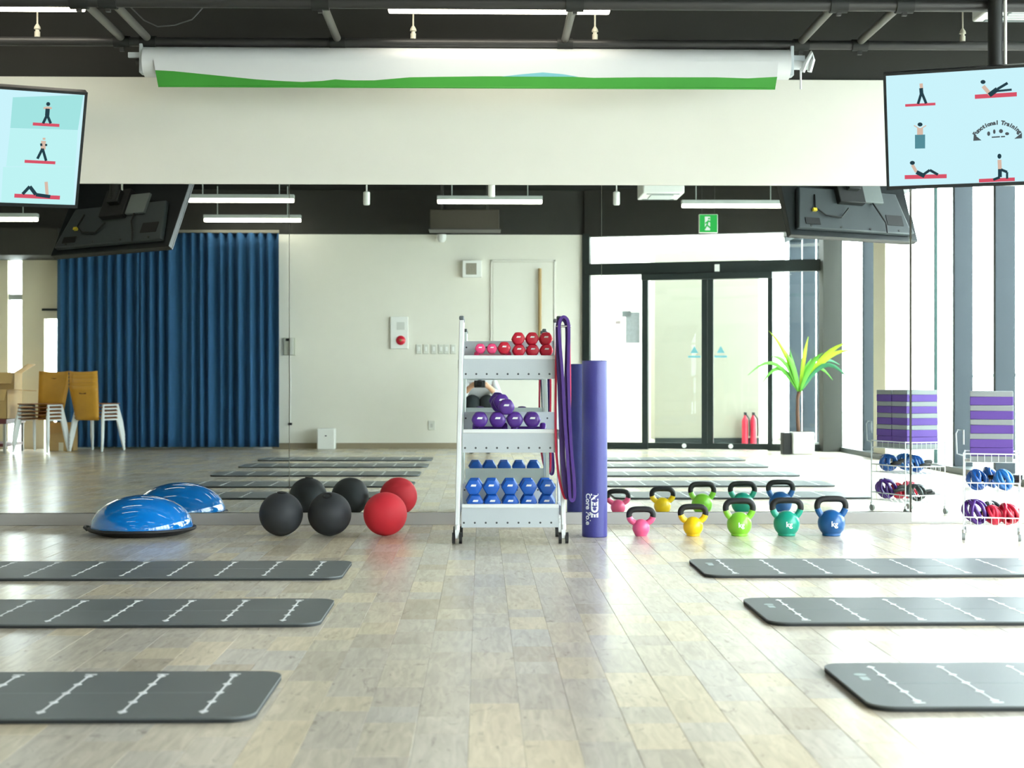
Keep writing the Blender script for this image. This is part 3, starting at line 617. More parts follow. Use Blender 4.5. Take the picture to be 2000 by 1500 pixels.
# ------------------------------------------------------------------ dumbbell rack
yF, yBk = -1.08, -0.74; rx0, rx1 = -0.117, 0.425
RXC, RYC = (rx0 + rx1) / 2, (yF + yBk) / 2
rack = thing('dumbbell_rack', 'white three tier dumbbell rack on castors before the mirror', 'rack', (RXC, RYC, 0))
hw, hd_ = (rx1 - rx0) / 2, (yBk - yF) / 2
for sx in (-1, 1):
    for sy in (-1, 1):
        top = 1.19; dxs = 0.012
        pst = MB(); pst.prism([(sx * (hw + dxs) - 0.012, 0.1), (sx * (hw + dxs) + 0.012, 0.1), (sx * (hw - dxs) + 0.012, top), (sx * (hw - dxs) - 0.012, top)], sy * hd_ - 0.018, sy * hd_ + 0.018)
        po = pst.build('post', WMET, rack, bevel=0.004)
        B('post_cap', M('grey_cap', (96, 104, 108), 0.4), po, sx * (hw - dxs) - 0.013, sx * (hw - dxs) + 0.013, sy * hd_ - 0.019, sy * hd_ + 0.019, top, top + 0.022, bevel=0.006)
        cst = MB(); cx, cy = sx * (hw + dxs), sy * hd_
        cst.cyl((cx, cy, 0.075), (cx, cy, 0.105), 0.014, 14)
        cst.prism([(cx - 0.008, 0.03), (cx + 0.008, 0.03), (cx + 0.012, 0.075), (cx - 0.012, 0.075)], cy - 0.02, cy + 0.02)
        cm = cst.build('castor', WMET, rack)
        for q in (-0.018, 0.018): MB().cyl((cx + q - 0.008, cy, 0.0305), (cx + q + 0.008, cy, 0.0305), 0.03, 22).build('wheel', RUB, cm)
    for z in (0.22, 0.62, 1.0): B('side_rail', WMET, rack, sx * hw - 0.008, sx * hw + 0.008, -hd_ + 0.018, hd_ - 0.018, z - 0.07, z - 0.02, bevel=0.003)
TZ = (1.003, 0.610, 0.212)
for ti, z in enumerate(TZ):
    w = hw - 0.022 + (0, 0.004, 0.01)[ti]
    tr = MB().box(-w, w, -hd_ - 0.004, hd_ - 0.006, z - 0.0405, z - 0.0375).build('tray', GMET, rack)
    fp = B('tray_front', GMET, tr, -w, w, -hd_ - 0.008, -hd_ - 0.004, z - 0.125, z - 0.004)
    MB().box(-w, w, -hd_ - 0.012, -hd_ + 0.003, z - 0.022, z).build('front_lip', WMET, tr, bevel=0.004)
    B('tray_back', GMET, tr, -w, w, hd_ - 0.006, hd_ - 0.002, z - 0.125, z + 0.085)
    mb = MB()
    for k in range(9):
        xx = -w + 0.012 + k * (2 * w - 0.03) / 8.4
        mb.cyl((xx, -hd_ - 0.0085, z - 0.1), (xx, -hd_ - 0.0078, z - 0.1), 0.0055, 12)
        for zz in (0.05, -0.03): mb.cyl((xx, hd_ - 0.0066, z + zz), (xx, hd_ - 0.0058, z + zz), 0.005, 12)
    mb.build('bolt_holes', M('hole_shadow_grey', (70, 74, 78), 0.8), tr)
B('band_peg', CHROME, rack, hw - 0.03, hw + 0.05, -hd_ - 0.055, -hd_ - 0.018, 1.15, 1.162, bevel=0.004)

def rounded_hex(k):
    def f(a):
        b = (a + math.pi / 6) % (math.pi / 3) - math.pi / 6
        return (1 - k) * (math.cos(math.pi / 6) / math.cos(b)) / math.cos(math.pi / 6) * 1.0 * 0.93 + k
    return f
def dumbbell_mesh(name, mat, rad, length, hr, k):
    L2 = length / 2; hlw = rad * 0.95; sh = rounded_hex(k)
    rot = Matrix.Rotation(math.pi / 2, 4, 'X')
    def head(s):
        c = s * (L2 - hlw / 2); mb = MB().at(rot)
        mb.lathe([(rad * 0.0, c - hlw / 2), (rad * 0.55, c - hlw / 2), (rad * 0.86, c - hlw * 0.42), (rad * 0.98, c - hlw * 0.25), (rad, c), (rad * 0.98, c + hlw * 0.25), (rad * 0.86, c + hlw * 0.42), (rad * 0.55, c + hlw / 2), (0, c + hlw / 2)], 36,
                 shape=lambda a: sh(a + math.pi / 6))
        return mb.mesh(name + '_head', mat, 40)
    hb = MB().at(rot); hb.lathe([(hr, -L2 + hlw * 0.8), (hr * 1.12, 0), (hr, L2 - hlw * 0.8)], 16)
    mk = MB(); mk.prism([(-rad * 0.35, rad * 0.1), (rad * 0.3, rad * 0.1), (rad * 0.36, rad * 0.34), (-rad * 0.22, rad * 0.34)], -L2 - 0.0006, -L2 - 0.0001)
    return head(1), head(-1), hb.mesh(name + '_handle', mat), mk.mesh(name + '_mark', WTXT, 0)
DBM = {}
def dumbbell(kind, label, loc, rz=0.0, rx=0.0):
    spec = {'blue': ((24, 92, 188), 0.044, 0.19, 0.016, 0.12), 'purple': ((84, 44, 140), 0.0435, 0.18, 0.015, 0.55), 'purple_small': ((84, 44, 140), 0.036, 0.19, 0.013, 0.4),
            'pink': ((242, 74, 130), 0.028, 0.15, 0.012, 0.5), 'pink_low': ((242, 74, 130), 0.0315, 0.2, 0.012, 0.4), 'red': ((204, 26, 56), 0.0345, 0.17, 0.0145, 0.5), 'red_low': ((204, 26, 56), 0.025, 0.2, 0.012, 0.4)}[kind]
    if kind not in DBM:
        DBM[kind] = dumbbell_mesh(kind, M('vinyl_' + kind.split('_')[0], spec[0], 0.32, var=0.04), *spec[1:])
    t = thing('dumbbell', label, 'dumbbell', loc, 0, 'dumbbells on the white rack'); t.rotation_euler = (rx, 0, rz)
    for nm, me in zip(('head', 'head', 'handle', 'weight_mark'), DBM[kind]):
        if nm == 'weight_mark' and '_low' in kind: continue
        o = bpy.data.objects.new(nm, me); COL.objects.link(o); o.parent = t
    return t
ORD = ('first', 'second', 'third', 'fourth', 'fifth')
yd = yF + 0.125                                     # centre of the dumbbells
for i, px in enumerate((926, 960, 996, 1032, 1068)):
    xx = ony(px, 953, yF + 0.03).x; zz = TZ[2] - 0.0375
    dumbbell('blue', 'blue hexagonal dumbbell, %s from left in the upper row of the bottom tier' % ORD[i], (xx, yd, zz + 0.0412 + 0.0822), 0.02 * (i - 2))
    dumbbell('blue', 'blue hexagonal dumbbell, %s from left in the lower row of the bottom tier' % ORD[i], (xx + 0.003, yd, zz + 0.0412), -0.02 * (i - 2))
zz = TZ[1] - 0.0375
for i, px in enumerate((957, 1032)): dumbbell('purple_small', 'purple dumbbell lying crosswise under the others on the middle tier, %s one' % ('left', 'right')[i], (ony(px, 830, yd).x, yd - 0.01, zz + 0.0345), math.pi / 2)
for i, px in enumerate((937, 972, 1006, 1040)): dumbbell('purple', 'round-headed purple dumbbell, %s from left in the row on the middle tier' % ORD[i], (ony(px, 820, yF + 0.03).x, yd, zz + 0.069 + 0.0165))
dumbbell('purple', 'purple dumbbell resting on top of the middle tier row, nearer one', (ony(989, 797, yF + 0.03).x, yd - 0.005, zz + 0.069 + 0.0165 + 0.069))
dumbbell('purple', 'purple dumbbell behind and above the top one of the middle tier', (ony(977, 786, yF + 0.12).x, yd + 0.10, zz + 0.069 + 0.0165 + 0.088), 0.1, -0.1)
zz = TZ[0] - 0.0375
dumbbell('pink_low', 'pink dumbbell lying crosswise along the top tier', (ony(962, 690, yd).x, yd - 0.01, zz + 0.0305), math.pi / 2)
dumbbell('red_low', 'red dumbbell lying crosswise under the red ones on the top tier', (ony(1040, 690, yd).x, yd - 0.01, zz + 0.0245), math.pi / 2)
for i, px in enumerate((938, 961)): dumbbell('pink', '%s of two small pink dumbbells on the top tier' % ('left', 'right')[i], (ony(px, 681, yF + 0.03).x, yd, zz + 0.061 + 0.0135))
dumbbell('red', 'single red dumbbell between the pink ones and the red pile', (ony(985, 673, yF + 0.03).x, yd, zz + 0.061 + 0.0165))
for i, px in enumerate((1014, 1041, 1068)):
    xx = ony(px, 681, yF + 0.03).x
    dumbbell('red', 'red dumbbell, %s from left in the lower row of the top tier pile' % ORD[i], (xx, yd, zz + 0.049 + 0.016))
    dumbbell('red', 'red dumbbell, %s from left in the upper row of the top tier pile' % ORD[i], (xx - 0.003, yd, zz + 0.049 + 0.016 + 0.064))

# loop bands hanging from the peg
def band(label, pts, col, y, w, group='exercise bands on the rack'):
    P = [Vector((ony(a, b, y).x, y, ony(a, b, y).z)) for a, b in pts]
    Q = []
    n = len(P)
    for i in range(n):                               # Catmull-Rom, closed
        p0, p1, p2, p3 = P[i - 1], P[i], P[(i + 1) % n], P[(i + 2) % n]
        for k in range(5):
            t = k / 5.0
            Q.append(0.5 * ((2 * p1) + (p2 - p0) * t + (2 * p0 - 5 * p1 + 4 * p2 - p3) * t * t + (3 * p1 - p0 - 3 * p2 + p3) * t ** 3))
    base = Q[0].copy(); mb = MB()
    N = len(Q); vs = []; fs = []; th = w
    for i in range(N):
        tn = (Q[(i + 1) % N] - Q[i - 1]).normalized(); nn = Vector((tn.z, 0, -tn.x))
        for a, b in ((-th / 2, -0.012), (th / 2, -0.012), (th / 2, 0.012), (-th / 2, 0.012)): vs.append(Q[i] - Vector((0, 0, 0)) + nn * a + Vector((0, b, 0)))
    for i in range(N):
        j = (i + 1) % N
        for k in range(4): fs.append((i * 4 + k, i * 4 + (k + 1) % 4, j * 4 + (k + 1) % 4, j * 4 + k))
    mb._add(vs, fs)
    return tag(mb.build('exercise_band', M('band_' + col[0], col[1], 0.45, var=0.05), None, smooth=50, bevel=0.0015), label, 'exercise band', group)
yb = yF - 0.035
band('red loop band hanging behind the purple ones at the right of the rack', [(1100, 625), (1092, 632), (1088, 660), (1086, 720), (1085, 800), (1086, 870), (1090, 920), (1096, 952), (1103, 972), (1110, 968), (1113, 940), (1112, 860), (1113, 760), (1112, 690), (1110, 640)], ('red', (226, 44, 84)), yb + 0.026, 0.012)
band('purple loop band hanging in front, left strand beside the rack', [(1098, 622), (1091, 632), (1090, 660), (1093, 740), (1096, 820), (1099, 890), (1104, 950), (1110, 972), (1113, 955), (1110, 900), (1106, 820), (1107, 740), (1109, 660), (1107, 632)], ('purple', (66, 34, 118)), yb, 0.026)
band('purple loop band hanging lowest, its end bulging beside the foam roller', [(1101, 619), (1094, 626), (1092, 650), (1099, 740), (1103, 820), (1108, 890), (1111, 940), (1113, 970), (1118, 978), (1122, 968), (1121, 935), (1116, 880), (1112, 800), (1110, 720), (1111, 650), (1109, 627)], ('violet', (74, 40, 126)), yb - 0.026, 0.016)

# foam roller standing on end
q = onz(1163, 1050, 0)
fr = thing('foam_roller', 'tall purple foam roller standing on end beside the rack', 'foam roller', (q.x, q.y + 0.06, 0))
FRM = M('purple_foam', (56, 56, 132), 0.42, var=0.04, bump=0.15, bscale=160)
MB().lathe([(0.0, 0.0), (0.066, 0.0), (0.0705, 0.004), (0.0705, 0.976), (0.066, 0.98), (0.0, 0.98)], 48).build('pole', FRM, fr)
def wraptext(body, size, ang, z, bold):
    me = textmesh(body, size, bold, 'LEFT'); R = 0.0712
    for v in me.vertices:
        u, w = v.co.x, v.co.y; a = math.radians(ang) + w / R           # reads downwards: u -> -z, w -> around
        v.co = Vector((R * math.sin(a), -R * math.cos(a), z - u))
    me.materials.clear(); me.materials.append(WTXT); o = bpy.data.objects.new('printed_text', me); COL.objects.link(o); o.parent = fr
wraptext('NEDE', 0.052, -6, 0.245, 0.003); wraptext('Core Pole', 0.042, -36, 0.245, 0.0012)

# ------------------------------------------------------------------ kettlebells
def kettlebell(px, h, bw, hwid, col, name, label):
    q = onz(px, 1047.5, 0); t = thing('kettlebell', label, 'kettlebell', (q.x, q.y + bw * 0.25, 0), 0, 'kettlebells in a row')
    R = bw / 2; cz = R * 0.93; m = M('vinyl_kb_' + name, col, 0.3, var=0.03)
    mb = MB(); pr = [(0, 0), (R * 0.62, 0.0), (R * 0.68, 0.004)]
    for k in range(3, 17): a = -math.pi / 2 + math.pi * k / 17; pr.append((R * math.cos(a), cz + R * math.sin(a))) if cz + R * math.sin(a) > 0.01 and R * math.cos(a) < R * 1.01 else None
    pr = [p for i, p in enumerate(pr) if i < 3 or p[1] > 0.006]
    pr.append((0, cz + R)); mb.lathe(pr, 36); body = mb.build('body', m, t)
    hr = 0.0165 * (0.8 + 0.25 * h / 0.22); ht = h - hr; wx = hwid / 2 - hr
    zs_ = cz + R * 0.55
    arch = [(-R * 0.72, zs_), (-wx * 0.86, zs_ + (ht - zs_) * 0.2), (-wx, zs_ + (ht - zs_) * 0.5), (-wx * 0.95, zs_ + (ht - zs_) * 0.78), (-wx * 0.72, ht - 0.004), (-wx * 0.35, ht), (0, ht)]
    arch += [(-a, b) for a, b in reversed(arch[:-1])]
    P = []
    for i in range(len(arch) - 1):
        p0 = arch[max(i - 1, 0)]; p1 = arch[i]; p2 = arch[i + 1]; p3 = arch[min(i + 2, len(arch) - 1)]
        for k in range(4):
            u = k / 4
            P.append(tuple(0.5 * ((2 * p1[j]) + (p2[j] - p0[j]) * u + (2 * p0[j] - 5 * p1[j] + 4 * p2[j] - p3[j]) * u * u + (3 * p1[j] - p0[j] - 3 * p2[j] + p3[j]) * u ** 3) for j in (0, 1)))
    P.append(arch[-1]); P = [(a, 0, b) for a, b in P]
    n = len(P); c1 = 7
    MB().tube(P[:c1 + 1], hr * 1.06, 14).build('horn', m, t); MB().tube(P[n - c1 - 1:], hr * 1.06, 14).build('horn', m, t)
    MB().tube(P[c1:n - c1], hr, 14).build('grip', RUB, t)
    if h > 0.2:
        text('weight_text', 'kg', R * 0.55, WTXT, t, Matrix.Translation((0, -R * 1.003, cz * 1.0)) @ Matrix.Rotation(math.pi / 2, 4, 'X'), 0.001)
    return t
kettlebell(1253, 0.166, 0.098, 0.166, (238, 96, 142), 'pink', 'small pink kettlebell with black grip nearest the foam roller')
kettlebell(1355, 0.180, 0.112, 0.172, (238, 200, 16), 'yellow', 'yellow kettlebell with black grip')
kettlebell(1446, 0.212, 0.138, 0.186, (132, 204, 56), 'green', 'lime green kettlebell with black grip')
kettlebell(1539, 0.215, 0.146, 0.192, (24, 154, 130), 'teal', 'teal kettlebell with black grip')
kettlebell(1627, 0.224, 0.152, 0.194, (28, 90, 152), 'blue', 'dark blue kettlebell with black grip at the right end')

# ------------------------------------------------------------------ slam balls, balance dome
def slam(px, col, name, label, hole):
    q = onz(px, 1047, 0); R = 0.122
    t = thing('slam_ball', label, 'ball', (q.x, q.y + 0.02, 0), 0, 'slam balls')
    MB().ball((0, 0, R), R, 48).build('ball_skin', M('ball_' + name, col, 0.62, var=0.04, bump=0.08, bscale=120), t, smooth=60)
    if hole:
        dx, dy = hole; d = Vector((dx, dy, math.sqrt(1 - dx * dx - dy * dy))); c = Vector((0, 0, R)) + d * (R - 0.006)
        rot = d.to_track_quat('Z', 'Y').to_matrix().to_4x4()
        MB().at(Matrix.Translation(c) @ rot).lathe([(0.022, 0.0), (0.027, 0.006), (0.024, 0.0085), (0.017, 0.008), (0.014, 0.004), (0, 0.003)], 24).build('valve', RUB, t)
    return t
slam(548, (44, 47, 52), 'black', 'black slam ball nearest the blue balance dome', (0.05, -0.1))
slam(643, (42, 45, 50), 'charcoal', 'black slam ball with valve facing up, beside the red one', (-0.06, -0.48))
slam(752, (226, 46, 62), 'red', 'red slam ball left of the rack', None)

q = onz(276, 1043.5, 0)
bo = thing('balance_trainer', 'glossy blue balance dome on a black base at left', 'balance trainer', (q.x, q.y + 0.02, 0))
BLU = M('glossy_blue', (14, 124, 214), 0.05, var=0.04, coat=0.6)
R = 0.285; pr = [(R, 0.0)]
for k in range(1, 15): a = math.pi / 2 * k / 14; pr.append((R * math.cos(a), 0.185 * math.sin(a)))
pr[-1] = (0, 0.185)
dm = MB().lathe([(R * 0.99, -0.012)] + pr, 64, (0, 0, 0.036)).build('dome', BLU, bo, smooth=60)
MB().lathe([(0.0, 0.004), (0.20, 0.004), (0.22, 0.0), (0.25, 0.008), (0.295, 0.024), (0.302, 0.032), (0.3, 0.041), (0.287, 0.043), (0.28, 0.034), (0.0, 0.03)], 64).build('base', RUB, bo)
MB().tube([(-0.296, -0.05, 0.028), (-0.318, -0.03, 0.04), (-0.322, 0.0, 0.044), (-0.318, 0.03, 0.04), (-0.296, 0.05, 0.028)], 0.008, 8).build('handle', M('handle_grey', (70, 74, 76), 0.5), bo)

# ------------------------------------------------------------------ exercise mats
MATM = M('charcoal_mat', (94, 101, 103), 0.42, var=0.06, scale=3, bump=0.1, bscale=250)
ML, MW = 1.92, 0.60
def matmesh():
    mb = MB(); r = 0.07; pts = []
    for cx, cy, a0 in ((ML / 2 - r, MW / 2 - r, 0), (-ML / 2 + r, MW / 2 - r, 90), (-ML / 2 + r, -MW / 2 + r, 180), (ML / 2 - r, -MW / 2 + r, 270)):
        for k in range(9): a = math.radians(a0 + k * 11.25); pts.append((cx + r * math.cos(a), cy + r * math.sin(a)))
    return mb.slab(pts, 0.009, 0.014).mesh('pad', MATM, 35), MB().slab(pts, 0.0, 0.009).mesh('edge_shade_layer', M('mat_edge_shade', (40, 44, 46), 0.7), 35)  # dark lower layer paints the shade along the mat edges
pad_me, edge_shade_me = matmesh()
def lines_mesh(side):
    mb = MB(); z0, z1 = 0.0141, 0.0146
    for k in range(9):
        x = -ML / 2 + 0.135 + 0.2065 * k
        mb.box(x - 0.003, x + 0.003, -MW / 2 + 0.05, MW / 2 - 0.05, z0, z1)
        for j in range(5):
            y = -MW / 2 + 0.07 + j * (MW - 0.14) / 4; mb.slab([(x - 0.013, y), (x, y - 0.022), (x + 0.013, y), (x, y + 0.022)], z0, z1 + 0.0001)
        mb.box(x - 0.016, x + 0.016, -MW / 2 + 0.04, -MW / 2 + 0.05, z0, z1)
    return mb.mesh('marking_lines', WTXT, 0)
line_me = lines_mesh(1)
cen_me = MB().box(-ML / 2 + 0.14, ML / 2 - 0.14, -0.003, 0.003, 0.01405, 0.0143).mesh('centre_line', M('faint_line', (132, 140, 142), 0.5), 0)
lg = MB(); lg.slab([(0.018 * math.cos(k * math.pi / 8), 0.03 + 0.018 * math.sin(k * math.pi / 8)) for k in range(16)], 0.0141, 0.0146)
lg.box(-0.012, 0.012, -0.05, 0.0, 0.0141, 0.0146); lg_me = lg.mesh('mat_emblem', M('grey_print', (176, 190, 190), 0.6), 0)
def mat(x, y, flip, label):
    t = thing('exercise_mat', label, 'mat', (x, y, 0.0006), math.pi if flip else 0, 'exercise mats in two columns')
    for nm, me in (('pad', pad_me), ('edge_shade_layer', edge_shade_me), ('marking_lines', line_me), ('centre_line', cen_me), ('mat_emblem', lg_me)):
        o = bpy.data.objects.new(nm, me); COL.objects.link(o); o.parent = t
        if nm == 'mat_emblem': o.location = (-ML / 2 + 0.075, 0.09, 0)
    return t
RN = ('in the row nearest the mirror', 'in the second row from the mirror', 'in the third row from the mirror', 'fourth row, seen only reflected', 'last row, seen only reflected')
def midY(a, b): return (onz(940, a).y + onz(940, b).y) / 2
LY = [midY(1100, 1133), midY(1175, 1224.5), midY(1318, 1411)]; RYs = [midY(1098, 1131), midY(1176, 1226), midY(1308, 1394)]
LY += [LY[2] - 1.42, LY[2] - 2.72]; RYs += [RYs[2] - 1.42, RYs[2] - 2.72]
for i in range(5):
    xe = onz((677, 640, 525)[i], (1118, 1200, 1365)[i]).x if i < 3 else -0.55
    o = mat(xe - ML / 2, LY[i], True, 'charcoal exercise mat in the left column, ' + RN[i])
    for c in o.children:
        if c.name.startswith('mat_emblem'): bpy.data.objects.remove(c)
    xs = onz((1362, 1478, 1655)[i], (1114, 1201, 1350)[i]).x if i < 3 else 1.0
    mat(xs + ML / 2, RYs[i], False, 'charcoal exercise mat in the right column, ' + RN[i])

# ------------------------------------------------------------------ trolley with blocks and tubes
q = onz(1940, 1056, 0); TRZ = -math.atan2(q.x, CD + q.y) + 0.0
tro = thing('trolley', 'white wire trolley on small castors at the right edge', 'trolley', (q.x + 0.05, q.y + 0.17, 0), TRZ)
tw, td = 0.145, 0.19
for sx in (-1, 1):
    for sy in (-1, 1):
        MB().cyl((sx * tw, sy * td, 0.055), (sx * tw, sy * td, 0.475), 0.004, 10).build('post', WMET, tro)
        cs = MB().cyl((sx * tw, sy * td, 0.04), (sx * tw, sy * td, 0.056), 0.01, 10).build('castor', CHROME, tro)
        MB().cyl((sx * tw - 0.008, sy * td + 0.006, 0.0205), (sx * tw + 0.008, sy * td + 0.006, 0.0205), 0.02, 18).build('wheel', M('pale_wheel', (150, 156, 156), 0.5), cs)
for z, h in ((0.075, 0.05), (0.262, 0.05), (0.425, 0.045)):
    bk = MB().tube([(-tw, -td, z + h), (tw, -td, z + h), (tw, td, z + h), (-tw, td, z + h)], 0.004, 8, True).build('basket_rim', WMET, tro)
    mb = MB()
    for k in range(9): xx = -tw + 2 * tw * k / 8; mb.tube([(xx, -td, z + h), (xx, -td, z), (xx, td, z), (xx, td, z + h)], 0.0018, 5)
    for k in range(7): yy = -td + 2 * td * k / 6; mb.tube([(-tw, yy, z + h), (-tw, yy, z), (tw, yy, z), (tw, yy, z + h)], 0.0018, 5)
    mb.build('wire_mesh', WMET, bk)
MB().tube([(-tw, -td, 0.46), (-tw - 0.035, -td, 0.47), (-tw - 0.04, -td, 0.58), (-tw - 0.03, -td, 0.6), (-tw, -td, 0.6), (-tw, -td, 0.52)], 0.005, 8).build('side_handle', GMET, tro)
Tm = Matrix.Translation(tro.location) @ Matrix.Rotation(TRZ, 4, 'Z')
PUR = M('purple_foam_block', (102, 72, 160), 0.7, var=0.05); GRY = M('grey_foam_block', (150, 156, 158), 0.75, var=0.05)
bw_, bd_, bh_ = 0.224, 0.165, 0.0762
bz0 = 0.4275
names = ('lowest', 'second lowest', 'middle', 'second highest', 'topmost')
for col, (yy, w) in enumerate(((-0.098, 'front'), (0.076, 'back'))):
    for i in range(5):
        loc = Tm @ Vector((random.uniform(-0.002, 0.002), yy, bz0 + i * (bh_ + 0.0006)))
        t = thing('yoga_block', 'purple and grey foam yoga block, %s in the %s stack on the trolley' % (names[i], w), 'yoga block', loc, TRZ + random.uniform(-0.015, 0.015), 'yoga blocks on the trolley')
        low = i == 0
        z1 = 0.031 if low else 0.046
        B('lower_layer', GRY if low else PUR, t, -bw_ / 2, bw_ / 2, -bd_ / 2, bd_ / 2, 0, z1, bevel=0.003); B('upper_layer', PUR if low else GRY, t, -bw_ / 2, bw_ / 2, -bd_ / 2, bd_ / 2, z1, bh_, bevel=0.003)
def coil(label, cx, cy, z, col, R, n, seed, squash=1.0, tilt=0.5, hcol=None):
    rnd = random.Random(seed); loc = Tm @ Vector((cx, cy, z)); t = thing('resistance_tube', label, 'resistance tube', loc, TRZ, 'resistance tubes in the trolley')
    pts = []; N = n * 18; ax = []
    for i in range(n + 2): ax.append((rnd.uniform(0.0, math.pi), rnd.uniform(0.15, 0.55), rnd.uniform(0.8, 1.05), rnd.uniform(-0.25, 0.25) * R, rnd.uniform(-0.3, 0.3) * R))
    for i in range(N):
        a = 2 * math.pi * i / 18; q_ = i / 18.0; k = int(q_); f = q_ - k
        A, T, K, ox, oy = [ax[k][j] * (1 - f) + ax[k + 1][j] * f for j in range(5)]
        c_, s_ = R * K * math.cos(a), R * K * math.sin(a)
        pts.append(Vector((ox + c_ * math.cos(A) - s_ * math.sin(T) * math.sin(A), oy + c_ * math.sin(A) * squash + s_ * math.sin(T) * math.cos(A), s_ * math.cos(T))))
    lo = min(p.z for p in pts)
    for p in pts: p.z += 0.0115 - lo
    MB().tube(pts, 0.0105, 8).build('rubber_tube', M('tube_' + col[0], col[1], 0.22, var=0.05, coat=0.3), t, smooth=80)
    for e in (0, -1):
        p = Vector(pts[e]); MB().tube([p + Vector((0, 0, 0.0)), p + Vector((0.03, 0.01, 0.012)), p + Vector((0.075, 0.0, 0.012))], 0.013, 10).build('grip', hcol or RUB, t)
    return t
RT_ = M('tube_red', (206, 26, 62))
coil('shiny purple resistance tube coiled at the left of the lowest basket', -0.082, -0.1, 0.0785, ('purple', (78, 34, 128)), 0.062, 5, 1, 1.0)
coil('shiny red resistance tube coiled at the front of the lowest basket', 0.01, -0.11, 0.0785, ('red', (206, 26, 62)), 0.05, 6, 2, 0.8, 0.4, RT_)
coil('shiny red resistance tube coiled at the right of the lowest basket', 0.085, -0.09, 0.0785, ('crimson', (190, 24, 56)), 0.052, 6, 5, 1.0, 0.6, RT_)
coil('dark grey resistance tube coiled at the back of the lowest basket', 0.0, 0.09, 0.0785, ('grey', (58, 66, 70)), 0.055, 6, 9, 1.0)
coil('bright blue resistance tube coiled at the left of the middle basket', -0.075, -0.1, 0.2655, ('blue', (18, 86, 168)), 0.05, 6, 3, 1.0)
coil('bright blue resistance tube coiled at the right of the middle basket', 0.06, -0.1, 0.2655, ('sky_blue', (24, 112, 190)), 0.052, 6, 4, 1.0)
coil('bright blue resistance tube coiled at the back of the middle basket', -0.01, 0.08, 0.2655, ('blue', (18, 86, 168)), 0.055, 6, 8, 1.0)

# ------------------------------------------------------------------ potted palm (seen in the mirror)
q = rz_(1566, 887, 0); ppos = Vector((q.x, q.y, 0))
pl = thing('potted_palm', 'palm with bright green leaves in a white pot by the glass doors', 'plant', ppos)
MB().box(-0.13, 0.13, -0.12, 0.12, 0.004, 0.27).build('pot', WPL, pl, bevel=0.015)
MB().box(-0.11, 0.11, -0.1, 0.1, 0.255, 0.276).build('soil', M('dark_soil', (60, 48, 38), 0.9, var=0.3, scale=40), pl)
B('stand', RUB, pl, -0.24, -0.14, -0.1, 0.06, 0.0, 0.26, bevel=0.005)
zc_ = ry_(1550, 765, ppos.y).z; 
MB().tube([(-0.04, 0, 0.27), (-0.055, 0.01, 0.5), (-0.05, 0, 0.68), (-0.03, 0, zc_)], [0.024, 0.022, 0.02, 0.024], 12).build('trunk', M('palm_trunk', (98, 70, 54), 0.8, var=0.3, scale=30, bump=0.4, bscale=60), pl)
LF = [M('palm_leaf_lime', (176, 214, 40), 0.45, var=0.15), M('palm_leaf_green', (96, 176, 52), 0.45, var=0.15), M('palm_leaf_dark', (60, 140, 96), 0.5, var=0.15)]
def leaf(tip, bend, wid, m, dy):
    b = Vector((-0.03, 0, zc_ - 0.02)); e = ry_(tip[0], tip[1], ppos.y) - ppos; e.y = dy
    pts = []; n = 9
    for i in range(n + 1):
        t = i / n; p = b.lerp(e, t); p.z += bend * math.sin(math.pi * t) ; pts.append(p)
    vs = []; fs = []
    for i, p in enumerate(pts):
        t = i / n; w = wid * (0.25 + 1.5 * t * (1 - t) * 2) * (1 - t ** 4) + 0.002
        tn = (pts[min(i + 1, n)] - pts[max(i - 1, 0)]).normalized(); sd = tn.cross(Vector((0.25, 1, 0.1))).normalized()
        vs += [p + sd * w + Vector((0, 0.3 * w, 0)), p, p - sd * w + Vector((0, 0.3 * w, 0))]
    for i in range(n):
        for k in (0, 1): fs.append((i * 3 + k, i * 3 + k + 1, i * 3 + k + 4, i * 3 + k + 3))
    mb = MB(); mb._add(vs, fs); mb.build('leaf', m, pl, smooth=80, solid=0.002)
for tip, bend, wid, m, dy in (((1518, 672), 0.1, 0.03, 0, 0.1), ((1577, 658), 0.08, 0.026, 0, 0.05), ((1652, 668), 0.12, 0.034, 0, 0.1), ((1667, 684), 0.16, 0.03, 0, 0.0), ((1506, 645), 0.12, 0.02, 0, -0.15),
                              ((1545, 680), 0.02, 0.02, 1, -0.1), ((1588, 700), 0.05, 0.034, 1, -0.1), ((1483, 752), 0.25, 0.024, 1, 0.1), ((1455, 733), 0.25, 0.02, 1, 0.2), ((1658, 748), 0.28, 0.026, 2, 0.15), ((1630, 742), 0.22, 0.022, 1, -0.1),
                              ((1514, 708), 0.06, 0.03, 2, -0.15), ((1648, 712), 0.2, 0.024, 2, -0.2), ((1500, 697), 0.14, 0.024, 1, 0.2), ((1600, 690), 0.1, 0.036, 1, 0.2), ((1530, 690), 0.08, 0.034, 1, 0.15)):
    leaf(tip, bend, wid, LF[m], dy)

